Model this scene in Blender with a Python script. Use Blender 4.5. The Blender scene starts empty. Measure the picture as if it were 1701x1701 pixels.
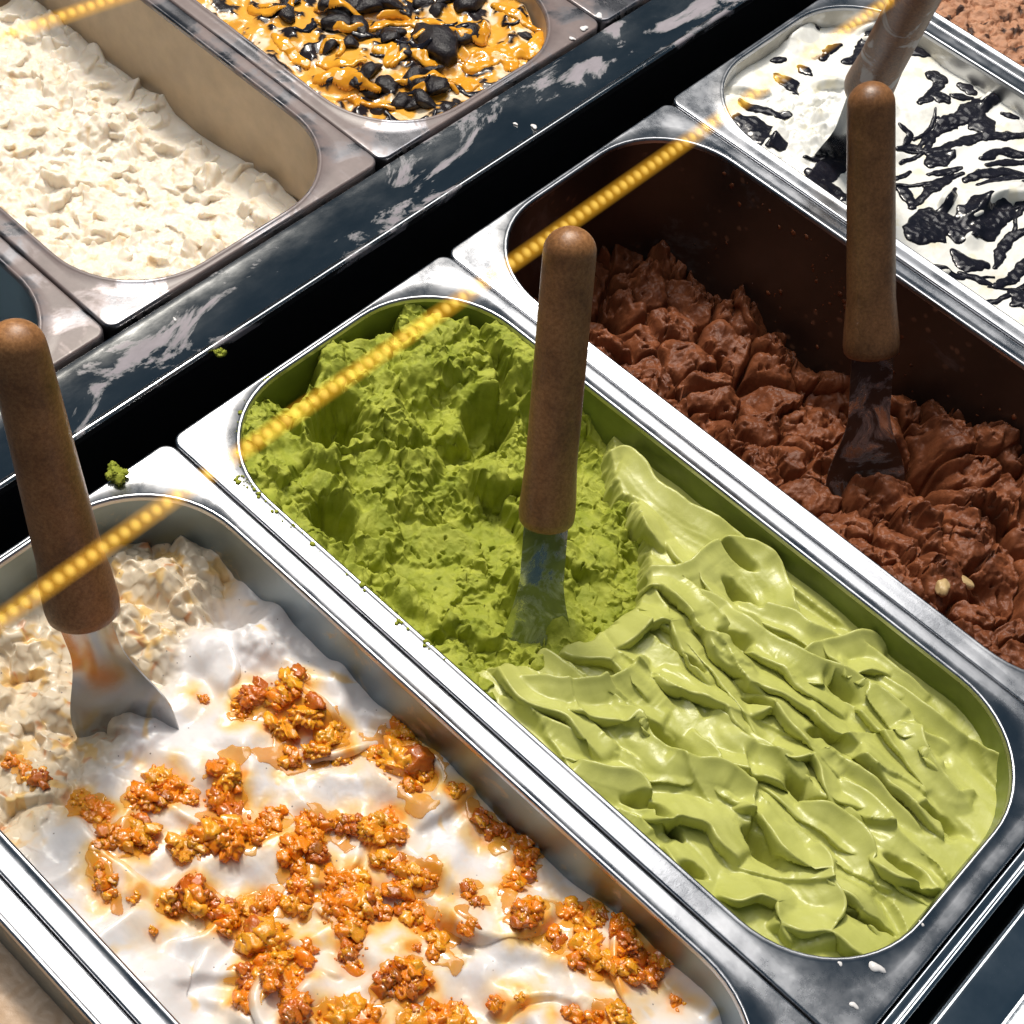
import bpy, bmesh, math, random
import numpy as np
from mathutils import Vector, Matrix, noise as mnoise

random.seed(7)
scene = bpy.context.scene
col = scene.collection
MM = 0.001

# ------------------------------------------------------------------ camera
cam_data = bpy.data.cameras.new("camera")
cam = bpy.data.objects.new("camera", cam_data)
col.objects.link(cam)
cam.matrix_world = Matrix(((0.72488164, -0.60587484, 0.3278144, 0.34522372),
                           (0.67963455, 0.55131889, -0.48388466, -0.08272154),
                           (0.11244327, 0.5735531, 0.81141441, 0.54967627),
                           (0, 0, 0, 1)))
cam_data.sensor_fit = 'HORIZONTAL'
cam_data.sensor_width = 36.0
cam_data.lens = 36.0 * 2701.81 / 1701.0
cam_data.clip_start = 0.01
cam_data.clip_end = 50
scene.camera = cam

# ------------------------------------------------------------------ world and lamps (an indoor display case)
world = bpy.data.worlds.new("World")
scene.world = world
world.use_nodes = True
bgn = world.node_tree.nodes["Background"]
bgn.inputs["Color"].default_value = (0.15, 0.25, 0.35, 1)
bgn.inputs["Strength"].default_value = 0.27

def area(name, loc, target, sx, sy, power, color, spread=180):
    ld = bpy.data.lights.new(name, 'AREA')
    ld.shape = 'RECTANGLE'; ld.size = sx; ld.size_y = sy
    ld.energy = power; ld.color = color; ld.spread = math.radians(spread)
    o = bpy.data.objects.new(name, ld); col.objects.link(o)
    o.location = loc
    d = (Vector(target) - Vector(loc)).normalized()
    o.rotation_euler = d.to_track_quat('-Z', 'Y').to_euler()
    return o
# long light box of the case hood, running along the rows of pans
hood = area("hood_light", (-0.36, 0.75, 1.5), (-0.36, 0.75, 0), 0.80, 1.9, 22, (1.0, 0.965, 0.92))
hood.rotation_euler = (0, 0, 0)
# a small ceiling lamp further away: crisp glints and firmer shadows
area("ceiling_lamp", (-0.9, 0.9, 1.9), (0.12, 0.3, 0), 0.30, 0.30, 46, (1.0, 0.93, 0.82))

scene.view_settings.view_transform = 'Standard'
scene.view_settings.look = 'None'
scene.view_settings.exposure = 0.0
scene.view_settings.gamma = 1.0
scene.render.engine = 'CYCLES'
scene.cycles.use_denoising = True
scene.cycles.max_bounces = 6
scene.cycles.use_adaptive_sampling = True
scene.cycles.adaptive_threshold = 0.03
scene.cycles.transparent_max_bounces = 12
scene.cycles.sample_clamp_indirect = 6

# ------------------------------------------------------------------ numpy noise
_rng = np.random.RandomState(11)
_perm = _rng.permutation(512).astype(np.int64)
_perm = np.concatenate([_perm, _perm])
_ang = _rng.rand(512) * 2 * np.pi
_gx, _gy = np.cos(_ang), np.sin(_ang)
_r1, _r2 = _rng.rand(512), _rng.rand(512)

def _h(ix, iy, s):
    return _perm[(_perm[(ix & 255) + (s * 37 & 255)] + (iy & 255) * 1 + s * 101) & 511]

def pn(x, y, s=0):
    ix = np.floor(x).astype(np.int64); iy = np.floor(y).astype(np.int64)
    fx = x - ix; fy = y - iy
    u = fx * fx * fx * (fx * (fx * 6 - 15) + 10); v = fy * fy * fy * (fy * (fy * 6 - 15) + 10)
    def g(dx, dy):
        k = _h(ix + dx, iy + dy, s)
        return _gx[k] * (fx - dx) + _gy[k] * (fy - dy)
    a = g(0, 0); b = g(1, 0); c = g(0, 1); d = g(1, 1)
    return 1.45 * ((a + (b - a) * u) * (1 - v) + (c + (d - c) * u) * v)

def fbm(x, y, s=0, o=4, gain=.5, lac=2.03):
    t = 0; a = 1; n = 0
    for k in range(o):
        t = t + a * pn(x, y, s + k); n += a
        x = x * lac + 3.1; y = y * lac - 1.7; a *= gain
    return t / n

def ridged(x, y, s=0, o=4, gain=.5):
    t = 0; a = 1; n = 0
    for k in range(o):
        t = t + a * (1 - np.abs(pn(x, y, s + k)) * 1.6); n += a
        x = x * 2.03 + 3.1; y = y * 2.03 - 1.7; a *= gain
    return t / n

def worley(x, y, s=0, tilt=False):
    ix = np.floor(x).astype(np.int64); iy = np.floor(y).astype(np.int64)
    f1 = np.full(x.shape, 9.); f2 = np.full(x.shape, 9.); cid = np.zeros(x.shape, np.int64)
    ox = np.zeros(x.shape); oy = np.zeros(x.shape)
    for dx in (-1, 0, 1):
        for dy in (-1, 0, 1):
            k = _h(ix + dx, iy + dy, s)
            ax = ix + dx + _r1[k] - x; ay = iy + dy + _r2[k] - y
            d = np.hypot(ax, ay)
            m = d < f1
            ox = np.where(m, ax, ox); oy = np.where(m, ay, oy)
            f2 = np.where(m, f1, np.minimum(f2, d)); cid = np.where(m, k, cid); f1 = np.where(m, d, f1)
    if tilt: return f1, f2, _r1[cid], ox * (_r2[(cid * 7 + 3) & 511] - .5) * 2 + oy * (_r1[(cid * 5 + 1) & 511] - .5) * 2
    return f1, f2, _r1[cid]

def sstep(a, b, x):
    t = np.clip((x - a) / (b - a), 0, 1); return t * t * (3 - 2 * t)

def smooth_path(P, n=None):
    P = np.array(P, float)
    if len(P) < 3:
        m = n or 8
        return np.c_[np.linspace(P[0, 0], P[-1, 0], m), np.linspace(P[0, 1], P[-1, 1], m)]
    Q = np.vstack([2 * P[0] - P[1], P, 2 * P[-1] - P[-2]])
    out = []; m = 6
    for i in range(1, len(Q) - 2):
        p0, p1, p2, p3 = Q[i - 1], Q[i], Q[i + 1], Q[i + 2]
        for t in np.linspace(0, 1, m, endpoint=False):
            out.append(.5 * ((2 * p1) + (-p0 + p2) * t + (2 * p0 - 5 * p1 + 4 * p2 - p3) * t * t + (-p0 + 3 * p1 - 3 * p2 + p3) * t ** 3))
    out.append(Q[-2])
    return np.array(out)

def dist_poly(X, Y, P):
    """signed distance (left of the path positive), arc parameter, left normal"""
    best = np.full(X.shape, 1e9); t = np.zeros(X.shape); sg = np.zeros(X.shape)
    nx = np.zeros(X.shape); ny = np.zeros(X.shape)
    L = np.r_[0, np.cumsum(np.hypot(*np.diff(P, axis=0).T))]
    for i in range(len(P) - 1):
        a = P[i]; d = P[i + 1] - a; l2 = d @ d
        if l2 < 1e-12: continue
        px = X - a[0]; py = Y - a[1]
        k = np.clip((px * d[0] + py * d[1]) / l2, 0, 1)
        dx = px - k * d[0]; dy = py - k * d[1]
        q = dx * dx + dy * dy
        m = q < best
        cr = d[0] * py - d[1] * px
        best = np.where(m, q, best); t = np.where(m, (L[i] + k * math.sqrt(l2)) / L[-1], t)
        sg = np.where(m, np.sign(cr), sg)
        il = 1 / math.sqrt(l2)
        nx = np.where(m, -d[1] * il, nx); ny = np.where(m, d[0] * il, ny)
    return np.sqrt(best) * np.where(sg == 0, 1, sg), t, nx, ny, L[-1]

# ------------------------------------------------------------------ materials
def new_mat(name):
    m = bpy.data.materials.new(name); m.use_nodes = True
    return m, m.node_tree.nodes, m.node_tree.links, m.node_tree.nodes["Principled BSDF"]

def nz(N, L, scale, detail=4, rough=.55, coord=None, dist=0):
    n = N.new("ShaderNodeTexNoise"); n.inputs["Scale"].default_value = scale
    n.inputs["Detail"].default_value = detail; n.inputs["Roughness"].default_value = rough
    n.inputs["Distortion"].default_value = dist
    if coord is not None: L.new(coord, n.inputs["Vector"])
    return n

def ramp(N, L, src, stops):
    r = N.new("ShaderNodeValToRGB")
    e = r.color_ramp.elements
    while len(e) < len(stops): e.new(.5)
    for k, (p, c) in enumerate(stops):
        e[k].position = p
        e[k].color = c if len(c) == 4 else (*c, 1)
    L.new(src, r.inputs["Fac"])
    return r

def mix(N, L, fac, a, b, blend='MIX'):
    m = N.new("ShaderNodeMix"); m.data_type = 'RGBA'; m.blend_type = blend
    if hasattr(fac, 'is_linked'): L.new(fac, m.inputs["Factor"])
    else: m.inputs["Factor"].default_value = fac
    for k, v in (("A", a), ("B", b)):
        s = [i for i in m.inputs if i.name == k and i.type == 'RGBA'][0]
        if hasattr(v, 'is_linked'): L.new(v, s)
        else: s.default_value = (*v, 1)
    return [o for o in m.outputs if o.type == 'RGBA'][0]

def bump(N, L, P, src, strength, dist):
    b = N.new("ShaderNodeBump"); b.inputs["Strength"].default_value = strength
    b.inputs["Distance"].default_value = dist
    L.new(src, b.inputs["Height"]); L.new(b.outputs["Normal"], P.inputs["Normal"])
    return b

def objcoord(N):
    return N.new("ShaderNodeTexCoord").outputs["Object"]

def steel(name, base=(.72, .73, .75), rough=(.2, .42), film=None, film_amt=0.0, film_scale=30, film_rough=.45, zfade=None, stretch=(1, 1, 1), film_edge=.10, speck=None):
    """stainless steel with smudges; film = colour of dried gelato smeared over it"""
    m, N, L, P = new_mat(name)
    c = objcoord(N)
    mp = N.new("ShaderNodeMapping"); mp.inputs["Scale"].default_value = stretch
    L.new(c, mp.inputs["Vector"]); c2 = mp.outputs["Vector"]
    n1 = nz(N, L, 38, 6, .62, c2); n2 = nz(N, L, 420, 3, .6, c2)
    P.inputs["Metallic"].default_value = 1
    colr = ramp(N, L, n1.outputs["Fac"], [(.3, tuple(v * .82 for v in base)), (.7, base)])
    rr = N.new("ShaderNodeMapRange"); rr.inputs["From Min"].default_value = .3; rr.inputs["From Max"].default_value = .75
    rr.inputs["To Min"].default_value = rough[0]; rr.inputs["To Max"].default_value = rough[1]
    L.new(n1.outputs["Fac"], rr.inputs["Value"])
    bump(N, L, P, n2.outputs["Fac"], .05, .0004)
    out = colr.outputs["Color"]; ro = rr.outputs["Result"]
    if film:
        nf = nz(N, L, film_scale, 7, .65, c2, .6)
        lo = .68 - film_amt * .55
        mk = N.new("ShaderNodeMapRange"); mk.inputs["From Min"].default_value = lo; mk.inputs["From Max"].default_value = lo + film_edge
        L.new(nf.outputs["Fac"], mk.inputs["Value"])
        fac = mk.outputs["Result"]
        if zfade:                       # film reaches up the wall only so far
            sx = N.new("ShaderNodeSeparateXYZ"); L.new(c, sx.inputs["Vector"])
            zr = N.new("ShaderNodeMapRange"); zr.inputs["From Min"].default_value = zfade[0]; zr.inputs["From Max"].default_value = zfade[1]
            zr.inputs["To Min"].default_value = 1; zr.inputs["To Max"].default_value = 0
            L.new(sx.outputs["Z"], zr.inputs["Value"])
            ml = N.new("ShaderNodeMath"); ml.operation = 'MULTIPLY'
            L.new(fac, ml.inputs[0]); L.new(zr.outputs["Result"], ml.inputs[1]); fac = ml.outputs[0]
        nv = nz(N, L, film_scale * 3, 5, .6, c2)
        fc = ramp(N, L, nv.outputs["Fac"], [(.3, tuple(v * .7 for v in film)), (.7, film)])
        fcol = fc.outputs["Color"]
        if speck:
            vs = N.new("ShaderNodeTexVoronoi"); vs.inputs["Scale"].default_value = speck[0]; L.new(nv.outputs["Color"], vs.inputs["Vector"]); 
            wv = N.new("ShaderNodeVectorMath"); wv.operation = 'MULTIPLY_ADD'; L.new(nv.outputs["Color"], wv.inputs[0]); wv.inputs[1].default_value = (.006, .006, .006); L.new(c2, wv.inputs[2])
            L.new(wv.outputs[0], vs.inputs["Vector"])
            s1 = ramp(N, L, vs.outputs["Distance"], [(.16, (1, 1, 1)), (.3, (0, 0, 0))])
            ng = nz(N, L, speck[0] * .14, 4, .6, c)
            s2 = ramp(N, L, ng.outputs["Fac"], [(.5, (0, 0, 0)), (.62, (1, 1, 1))])
            fcol = mix(N, L, mix(N, L, 1.0, s1.outputs["Color"], s2.outputs["Color"], 'MULTIPLY'), fcol, speck[1])
        out = mix(N, L, fac, out, fcol)
        inv = N.new("ShaderNodeMath"); inv.operation = 'SUBTRACT'; inv.inputs[0].default_value = 1; L.new(fac, inv.inputs[1])
        L.new(inv.outputs[0], P.inputs["Metallic"])
        mr = N.new("ShaderNodeMix"); mr.data_type = 'FLOAT'
        L.new(fac, mr.inputs[0]); L.new(ro, mr.inputs[2]); mr.inputs[3].default_value = film_rough
        ro = mr.outputs[0]
    L.new(out, P.inputs["Base Color"]); L.new(ro, P.inputs["Roughness"])
    return m

def food(name, c1, c2, scale=60, rough=.5, sss=0.0, radius=(1, .8, .5), bump_s=.25, bump_scale=900, bump_d=.0006, spec=.5, attr=None, attr2=None, coat=0.0, speck=None):
    """gelato: two close tones; attr = colour attribute painted with other ingredients"""
    m, N, L, P = new_mat(name)
    c = objcoord(N)
    n1 = nz(N, L, scale, 5, .6, c)
    cr = ramp(N, L, n1.outputs["Fac"], [(.32, c1), (.68, c2)])
    out = cr.outputs["Color"]
    if attr:
        a = N.new("ShaderNodeAttribute"); a.attribute_name = attr
        out = mix(N, L, a.outputs["Alpha"], out, a.outputs["Color"])
    if speck:
        ns = N.new("ShaderNodeTexVoronoi"); ns.inputs["Scale"].default_value = speck[0]; L.new(c, ns.inputs["Vector"])
        sr = ramp(N, L, ns.outputs["Distance"], [(speck[1], (1, 1, 1)), (speck[1] + .03, (0, 0, 0))])
        nm = nz(N, L, speck[0] * .35, 2, .5, c)
        sm = ramp(N, L, nm.outputs["Fac"], [(.52, (0, 0, 0)), (.56, (1, 1, 1))])
        f = mix(N, L, 1.0, sr.outputs["Color"], sm.outputs["Color"], 'MULTIPLY')
        out = mix(N, L, f, out, speck[2])
    L.new(out, P.inputs["Base Color"])
    P.inputs["Roughness"].default_value = rough
    P.inputs["Specular IOR Level"].default_value = spec
    P.inputs["Coat Weight"].default_value = coat; P.inputs["Coat Roughness"].default_value = .12
    if sss > 0:
        P.inputs["Subsurface Weight"].default_value = sss
        P.inputs["Subsurface Radius"].default_value = radius
        P.inputs["Subsurface Scale"].default_value = .004
    nb = nz(N, L, bump_scale, 5, .65, c)
    bump(N, L, P, nb.outputs["Fac"], bump_s, bump_d)
    return m

# ------------------------------------------------------------------ object helpers
def link(name, verts, faces, mat, parent=None, smooth=True, loc=None):
    me = bpy.data.meshes.new(name)
    verts = np.asarray(verts, np.float32)
    if isinstance(faces, np.ndarray):
        nf, k = faces.shape
        me.vertices.add(len(verts)); me.vertices.foreach_set("co", verts.ravel())
        me.loops.add(nf * k); me.loops.foreach_set("vertex_index", faces.astype(np.int32).ravel())
        me.polygons.add(nf)
        me.polygons.foreach_set("loop_start", np.arange(0, nf * k, k, dtype=np.int32))
        me.polygons.foreach_set("loop_total", np.full(nf, k, np.int32))
        me.update(calc_edges=True)
    else:
        me.from_pydata([tuple(v) for v in verts], [], faces); me.update()
    if smooth: me.polygons.foreach_set("use_smooth", np.ones(len(me.polygons), bool))
    me.materials.append(mat)
    o = bpy.data.objects.new(name, me); col.objects.link(o)
    if parent: o.parent = parent
    if loc is not None: o.location = loc
    return o

def empty(name, loc=(0, 0, 0)):
    o = bpy.data.objects.new(name, None); col.objects.link(o); o.location = loc
    o.empty_display_size = .02
    return o

def tag(o, label=None, cat=None, group=None, kind=None):
    if label: o["label"] = label
    if cat: o["category"] = cat
    if group: o["group"] = group
    if kind: o["kind"] = kind
    return o

def lofted(loops, closed_cap=None):
    """quads between equal-length closed loops; loops: list of (n,3)"""
    n = len(loops[0]); V = np.vstack(loops)
    F = []
    i = np.arange(n); j = (i + 1) % n
    for k in range(len(loops) - 1):
        F.append(np.c_[k * n + i, k * n + j, (k + 1) * n + j, (k + 1) * n + i])
    return V, np.vstack(F)

def rrect(xa, xb, ya, yb, r, nc=14, ns=10):
    """rounded rectangle, counter-clockwise, same vertex count for every call"""
    pts = []
    cs = [(xb - r, yb - r, 0), (xa + r, yb - r, 90), (xa + r, ya + r, 180), (xb - r, ya + r, 270)]
    for k, (cx, cy, a0) in enumerate(cs):
        arc = [(cx + r * math.cos(math.radians(a0 + 90 * t / nc)), cy + r * math.sin(math.radians(a0 + 90 * t / nc))) for t in range(nc + 1)]
        pts += arc
        nx_ = cs[(k + 1) % 4]; a1 = math.radians(nx_[2])
        q = (nx_[0] + r * math.cos(a1), nx_[1] + r * math.sin(a1)); p = arc[-1]
        for t in range(1, ns):
            pts.append((p[0] + (q[0] - p[0]) * t / ns, p[1] + (q[1] - p[1]) * t / ns))
    return np.array(pts)

# ------------------------------------------------------------------ pans
PL, PW = 360.0, 165.0
def pan(x0, y0, basin_mat, rim_mat, label, far=4.5, near=11.5, dz=0.0, rot=0.0, group=None, depth=120):
    root = empty("gelato_pan", (x0 * MM, y0 * MM, dz * MM)); root.rotation_euler.z = math.radians(rot)
    tag(root, label, "pan", group or "steel gelato pans in the display case")
    g = .3
    def outer(d, z): 
        a = rrect(g + d, PL - g - d, g + d, PW - g - d, max(6.0 - d, 1.5)); return np.c_[a, np.full(len(a), z)] * MM
    def inner(e, z):
        a = rrect(far - e, PL - near + e, 10.5 - e, PW - 10.5 + e, max(47 + e, 8)); return np.c_[a, np.full(len(a), z)] * MM
    loops = [outer(0, -11), outer(0, -1.5), outer(.12, -.85), outer(.4, -.35), outer(.8, -.08), outer(1.3, 0)]
    A = outer(1.3, 0)
    em = min(far, near) - 1.9; em = min(em, 2.6)
    def innerl(e, z):   # keep the lip inside the flange where the flange is narrow
        return inner(e, z)
    B = inner(em * .98, 0)
    for t in (.33, .66): loops.append(A * (1 - t) + B * t)
    loops += [B, innerl(em * .78, .35), innerl(em * .5, .62), innerl(em * .28, .55), innerl(em * .1, .15), innerl(0, -.6), innerl(-.25, -2.2)]
    V, F = lofted(loops)
    link("rim", V, F[:, ::-1], rim_mat, root)
    bl = [innerl(-.25, -2.0), innerl(-.9, -20), innerl(-1.8, -45), innerl(-2.8, -70), innerl(-4, -depth + 18), innerl(-5.5, -depth + 9), innerl(-9, -depth + 3), innerl(-15, -depth), innerl(-40, -depth)]
    V, F = lofted(bl)
    n = len(bl[0]); V = np.vstack([V, bl[-1].mean(0)[None]])
    faces = [tuple(f[::-1]) for f in F] + [((len(bl) - 1) * n + (i + 1) % n, (len(bl) - 1) * n + i, len(V) - 1) for i in range(n)]
    link("basin", V, faces, basin_mat, root)
    return root

def wall_inset(z):   # how far the basin wall has moved in at height z (mm)
    return np.interp(-np.asarray(z), [0, 2, 20, 45, 70, 102, 111, 117, 120], [0, .25, .9, 1.8, 2.8, 4, 5.5, 9, 15])

class Field:
    """height field in pan coordinates (mm); z in mm"""
    def __init__(s, x0, x1, y0, y1, step):
        s.x = np.arange(x0, x1 + step * .5, step); s.y = np.arange(y0, y1 + step * .5, step)
        s.X, s.Y = np.meshgrid(s.x, s.y, indexing='ij'); s.step = step
        s.H = np.zeros(s.X.shape); s.DX = np.zeros(s.X.shape); s.DY = np.zeros(s.X.shape)
        s.col = None
    def win(s, P, pad):
        a = np.searchsorted(s.x, P[:, 0].min() - pad); b = np.searchsorted(s.x, P[:, 0].max() + pad)
        c = np.searchsorted(s.y, P[:, 1].min() - pad); d = np.searchsorted(s.y, P[:, 1].max() + pad)
        return (slice(a, b), slice(c, d)) if b - a > 1 and d - c > 1 else None
    def ridge(s, P, A=6, side=1, wf=11, ws=1.3, trough=3.0, tw=4.0, lean=.5, seed=0, rag=.25):
        P = smooth_path(P); w = s.win(P, wf * 3)
        if w is None: return
        X, Y = s.X[w], s.Y[w]
        d, t, nx, ny, L = dist_poly(X, Y, P)
        d = d * side
        end = sstep(0, .12, t) * sstep(0, .15, 1 - t)
        cap = np.exp(-np.maximum(np.abs(d) - wf * 2.2, 0) / 4)
        near = np.exp(-(d / 2.2) ** 2)
        along = A * end * (1 + near * rag * fbm(t * L / 4 + 7.3 * seed, seed * 1.7 + d * .12, seed, 3) * 1.6 + .3 * pn(t * L / 24 + seed, 3.3 + 0 * t, seed))
        up = np.where(d > 0, np.exp(-np.abs(d) / wf), np.exp(-(np.abs(d) / ws) ** 1.5))
        tr = np.where(d < 0, np.exp(-((np.abs(d) - tw) / (tw * .9)) ** 2), 0) * trough * end
        s.H[w] += (along * up - tr) * cap
        k = np.exp(-(d / (ws * 1.6)) ** 2) * along * lean * .45
        s.DX[w] += -nx * side * k; s.DY[w] += -ny * side * k
    def sheet(s, P, A=10, side=1, wf=18, zb=-14, ws=1.6, lean=.6, seed=0, rag=.12, pw=1.5, stri=.25, lip=0.0, rl=6.0):
        """a fold pushed up by the spatula: crest line, smooth face on one side, sudden drop on the other"""
        P = smooth_path(P); w = s.win(P, wf * 1.35)
        if w is None: return
        X, Y = s.X[w], s.Y[w]
        d, t, nx, ny, L = dist_poly(X, Y, P)
        d = d * side + .9 * pn(X / 11, Y / 11, seed % 50)
        q = d / (wf * (1 + .25 * pn(t * L / 22 + seed, 1.3 + 0 * t, 4)))
        end = sstep(0, .30, t) * sstep(0, .35, 1 - t)
        Ac = A * (.35 + .65 * end) * (1 + .25 * pn(t * L / 20 + seed * 3.7, 2.1 + 0 * t, 7))
        crest = np.exp(-(d / 1.5) ** 2); lipz = lip * np.exp(-((d - .4) / 1.3) ** 2) * end * (1 + .6 * fbm(t * L / rl + seed, 0 * t + 2.2, 15, 2))
        Ac = Ac * (1 + crest * rag * 2 * fbm(t * L / rl + seed, 0 * t + .5 * seed, 9, 3))
        face = zb + Ac * np.clip(1 - q, 0, 1) ** pw - 5 * np.maximum(q - .85, 0) + stri * pn(d / 1.1 + seed, t * L / 30 + .2 * seed, 12) * sstep(0, 2.5, d)
        drop = zb + Ac * (1 - (np.abs(d) / ws) ** 1.3 * .9)
        z = np.where(d > 0, face, drop) + lipz - 14 * sstep(.5, 0, end) ** 2 * (1 - .35)
        # beyond the ends of the crest the fold sinks away
        H = s.H[w]; m = z > H
        s.H[w] = np.where(m, z, H)
        k = np.exp(-(d / (ws * 1.5)) ** 2) * Ac * lean * .3 * end
        s.DX[w] = np.where(m, -nx * side * k, s.DX[w]); s.DY[w] = np.where(m, -ny * side * k, s.DY[w])
    def blur(s, n=1):
        for _ in range(n):
            for ax in (0, 1):
                s.H = (np.roll(s.H, 1, ax) + 2 * s.H + np.roll(s.H, -1, ax)) / 4
    def swipe(s, P, width, depth, lip=1.5, ragg=.4, lvl=None, seed=0, lw=1.2):
        """one spatula stroke: scoops a smooth trough and throws up a thin lip on both sides"""
        P = smooth_path(P); w = s.win(P, width * 1.8)
        if w is None: return
        X, Y = s.X[w], s.Y[w]
        d, t, nx, ny, L = dist_poly(X, Y, P)
        wd = width * (.55 + .45 * np.sin(np.pi * np.clip(t, .03, .97)) ** .5) * (1 + .18 * pn(t * L / 6 + seed, np.sign(d) * 3 + seed, seed))
        q = np.abs(d) / wd
        H = s.H[w]
        base = H.mean() if lvl is None else lvl
        tgt = base * .55 + H * .45 - depth * (1 - q * q) + .35 * pn(d * .9 + seed, t * 1.5 + seed, seed)
        m = sstep(1.0, .86, q)
        H2 = H * (1 - m) + tgt * m
        rg = np.clip(1 + ragg * 2 * pn(t * L / 3.5 + seed * 3, d * .1, seed + 2), 0, 3)
        H2 += lip * rg * np.exp(-((q - 1) * wd / lw) ** 2) * sstep(0, .1, t) * sstep(0, .2, 1 - t)
        s.H[w] = H2
        k = np.exp(-((q - 1) * wd / lw) ** 2) * np.sign(d) * lip * rg * .45
        s.DX[w] += nx * k; s.DY[w] += ny * k
    def pit(s, x, y, rx, ry, depth, ang=0, p=3, seed=0):
        P = np.array([[x, y]]); w = s.win(P, max(rx, ry) * 2)
        if w is None: return
        X, Y = s.X[w] - x, s.Y[w] - y
        ca, sa = math.cos(math.radians(ang)), math.sin(math.radians(ang))
        X = X + .18 * rx * pn(s.X[w] / 4, s.Y[w] / 4, 5 + seed); Y = Y + .18 * ry * pn(s.X[w] / 4 + 9, s.Y[w] / 4, 6 + seed)
        q = np.hypot((X * ca + Y * sa) / rx, (-X * sa + Y * ca) / ry)
        s.H[w] -= depth * np.exp(-q ** p)
    def bumpg(s, x, y, rx, ry, h, ang=0, p=2): s.pit(x, y, rx, ry, -h, ang, p)
    def z(s, x, y):
        fx = np.clip((np.asarray(x) - s.x[0]) / s.step, 0, len(s.x) - 1.001); fy = np.clip((np.asarray(y) - s.y[0]) / s.step, 0, len(s.y) - 1.001)
        i = fx.astype(int); j = fy.astype(int); a = fx - i; b = fy - j
        H = s.H
        return H[i, j] * (1 - a) * (1 - b) + H[i + 1, j] * a * (1 - b) + H[i, j + 1] * (1 - a) * b + H[i + 1, j + 1] * a * b
    def build(s, name, mat, parent, far=4.5, near=11.5, mask=None, extra=0.0):
        """mesh of the cells inside the basin; edge vertices are pulled onto the wall"""
        for nm in ("DX", "DY"):
            D = np.clip(getattr(s, nm), -3.2, 3.2)
            for ax in (0, 1): D = (np.roll(D, 1, ax) + 2 * D + np.roll(D, -1, ax)) / 4
            setattr(s, nm, D)
        ins = wall_inset(s.H) - .35 + extra
        xa, xb, ya, yb, r = far + ins, PL - near - ins, 10.5 + ins, PW - 10.5 - ins, 47 - ins
        x = s.X + s.DX; y = s.Y + s.DY
        cx = np.clip(x, xa + r, xb - r); cy = np.clip(y, ya + r, yb - r)
        dx, dy = x - cx, y - cy
        dd = np.hypot(dx, dy)
        k = np.where(dd > r, r / np.maximum(dd, 1e-6), 1)
        keepv = dd < r + 2.2
        x = cx + dx * k; y = cy + dy * k
        if mask is not None: keepv &= mask
        nx_, ny_ = x.shape
        idx = np.arange(nx_ * ny_).reshape(nx_, ny_)
        kc = keepv[:-1, :-1] & keepv[1:, :-1] & keepv[:-1, 1:] & keepv[1:, 1:]
        F = np.c_[idx[:-1, :-1][kc], idx[1:, :-1][kc], idx[1:, 1:][kc], idx[:-1, 1:][kc]]
        used = np.unique(F); remap = np.full(nx_ * ny_, -1); remap[used] = np.arange(len(used))
        V = (np.c_[x.ravel(), y.ravel(), s.H.ravel()] * MM)[used]
        o = link(name, V, remap[F], mat, parent)
        if s.col is not None:
            c = s.col.reshape(-1, 4)[used].astype(np.float32)
            at = o.data.color_attributes.new("mixin", 'FLOAT_COLOR', 'POINT')
            at.data.foreach_set("color", c.ravel())
        return o

def ribbon(name, parent, fld, path, width, thick, mat, wob=.3, seed=0, ox=0, oy=0, res=.55, lift=.1):
    """a poured strip or pool lying on the gelato: rounded section, uneven outline"""
    P = smooth_path(np.array(path, float) - [ox, oy])
    pad = width * 1.5 + 2
    if width < 2.4: res = min(res, .4)
    xs = np.arange(P[:, 0].min() - pad, P[:, 0].max() + pad, res); ys = np.arange(P[:, 1].min() - pad, P[:, 1].max() + pad, res)
    X, Y = np.meshgrid(xs, ys, indexing='ij')
    wp = min(.35 * width, 1.1)
    d, t, nx, ny, L = dist_poly(X + wp * pn(X / 6 + seed, Y / 6, 2), Y + wp * pn(X / 6, Y / 6 + seed, 3), P)
    d = np.abs(d)
    w = width * (.45 + .55 * np.sin(np.pi * np.clip(t, .04, .96)) ** .6) * (1 + wob * 1.5 * fbm(X / (4 + .5 * width) + seed * 3.1, Y / (4 + .5 * width) + seed, 5, 2))
    w = np.maximum(w, res * .8)
    gx_, gy_ = np.gradient(d - w, res)
    g2 = np.maximum(np.hypot(gx_, gy_), .35)
    over = np.clip(d - w, 0, res * 2)
    X2 = X - gx_ / g2 * over / g2; Y2 = Y - gy_ / g2 * over / g2
    q = np.clip(d / w, 0, 1)
    zz = fld.z(X2, Y2)
    for _ in range(14):
        for ax in (0, 1): zz = (np.roll(zz, 1, ax) + 2 * zz + np.roll(zz, -1, ax)) / 4
    zz = np.maximum(zz, fld.z(X2, Y2) - .6)
    z = zz + thick * np.sqrt(1 - q * q) * (1 + .3 * pn(X / 3, Y / 3, 3)) + lift - .5 * (over > 0)
    keep = d < w + res * 1.0
    idx = np.arange(X.size).reshape(X.shape)
    kc = keep[:-1, :-1] & keep[1:, :-1] & keep[:-1, 1:] & keep[1:, 1:]
    if not kc.any(): return None
    F = np.c_[idx[:-1, :-1][kc], idx[1:, :-1][kc], idx[1:, 1:][kc], idx[:-1, 1:][kc]]
    used = np.unique(F); rm = np.full(X.size, -1); rm[used] = np.arange(len(used))
    V = (np.c_[X2.ravel(), Y2.ravel(), z.ravel()] * MM)[used]
    return link(name, V, rm[F], mat, parent)

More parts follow.
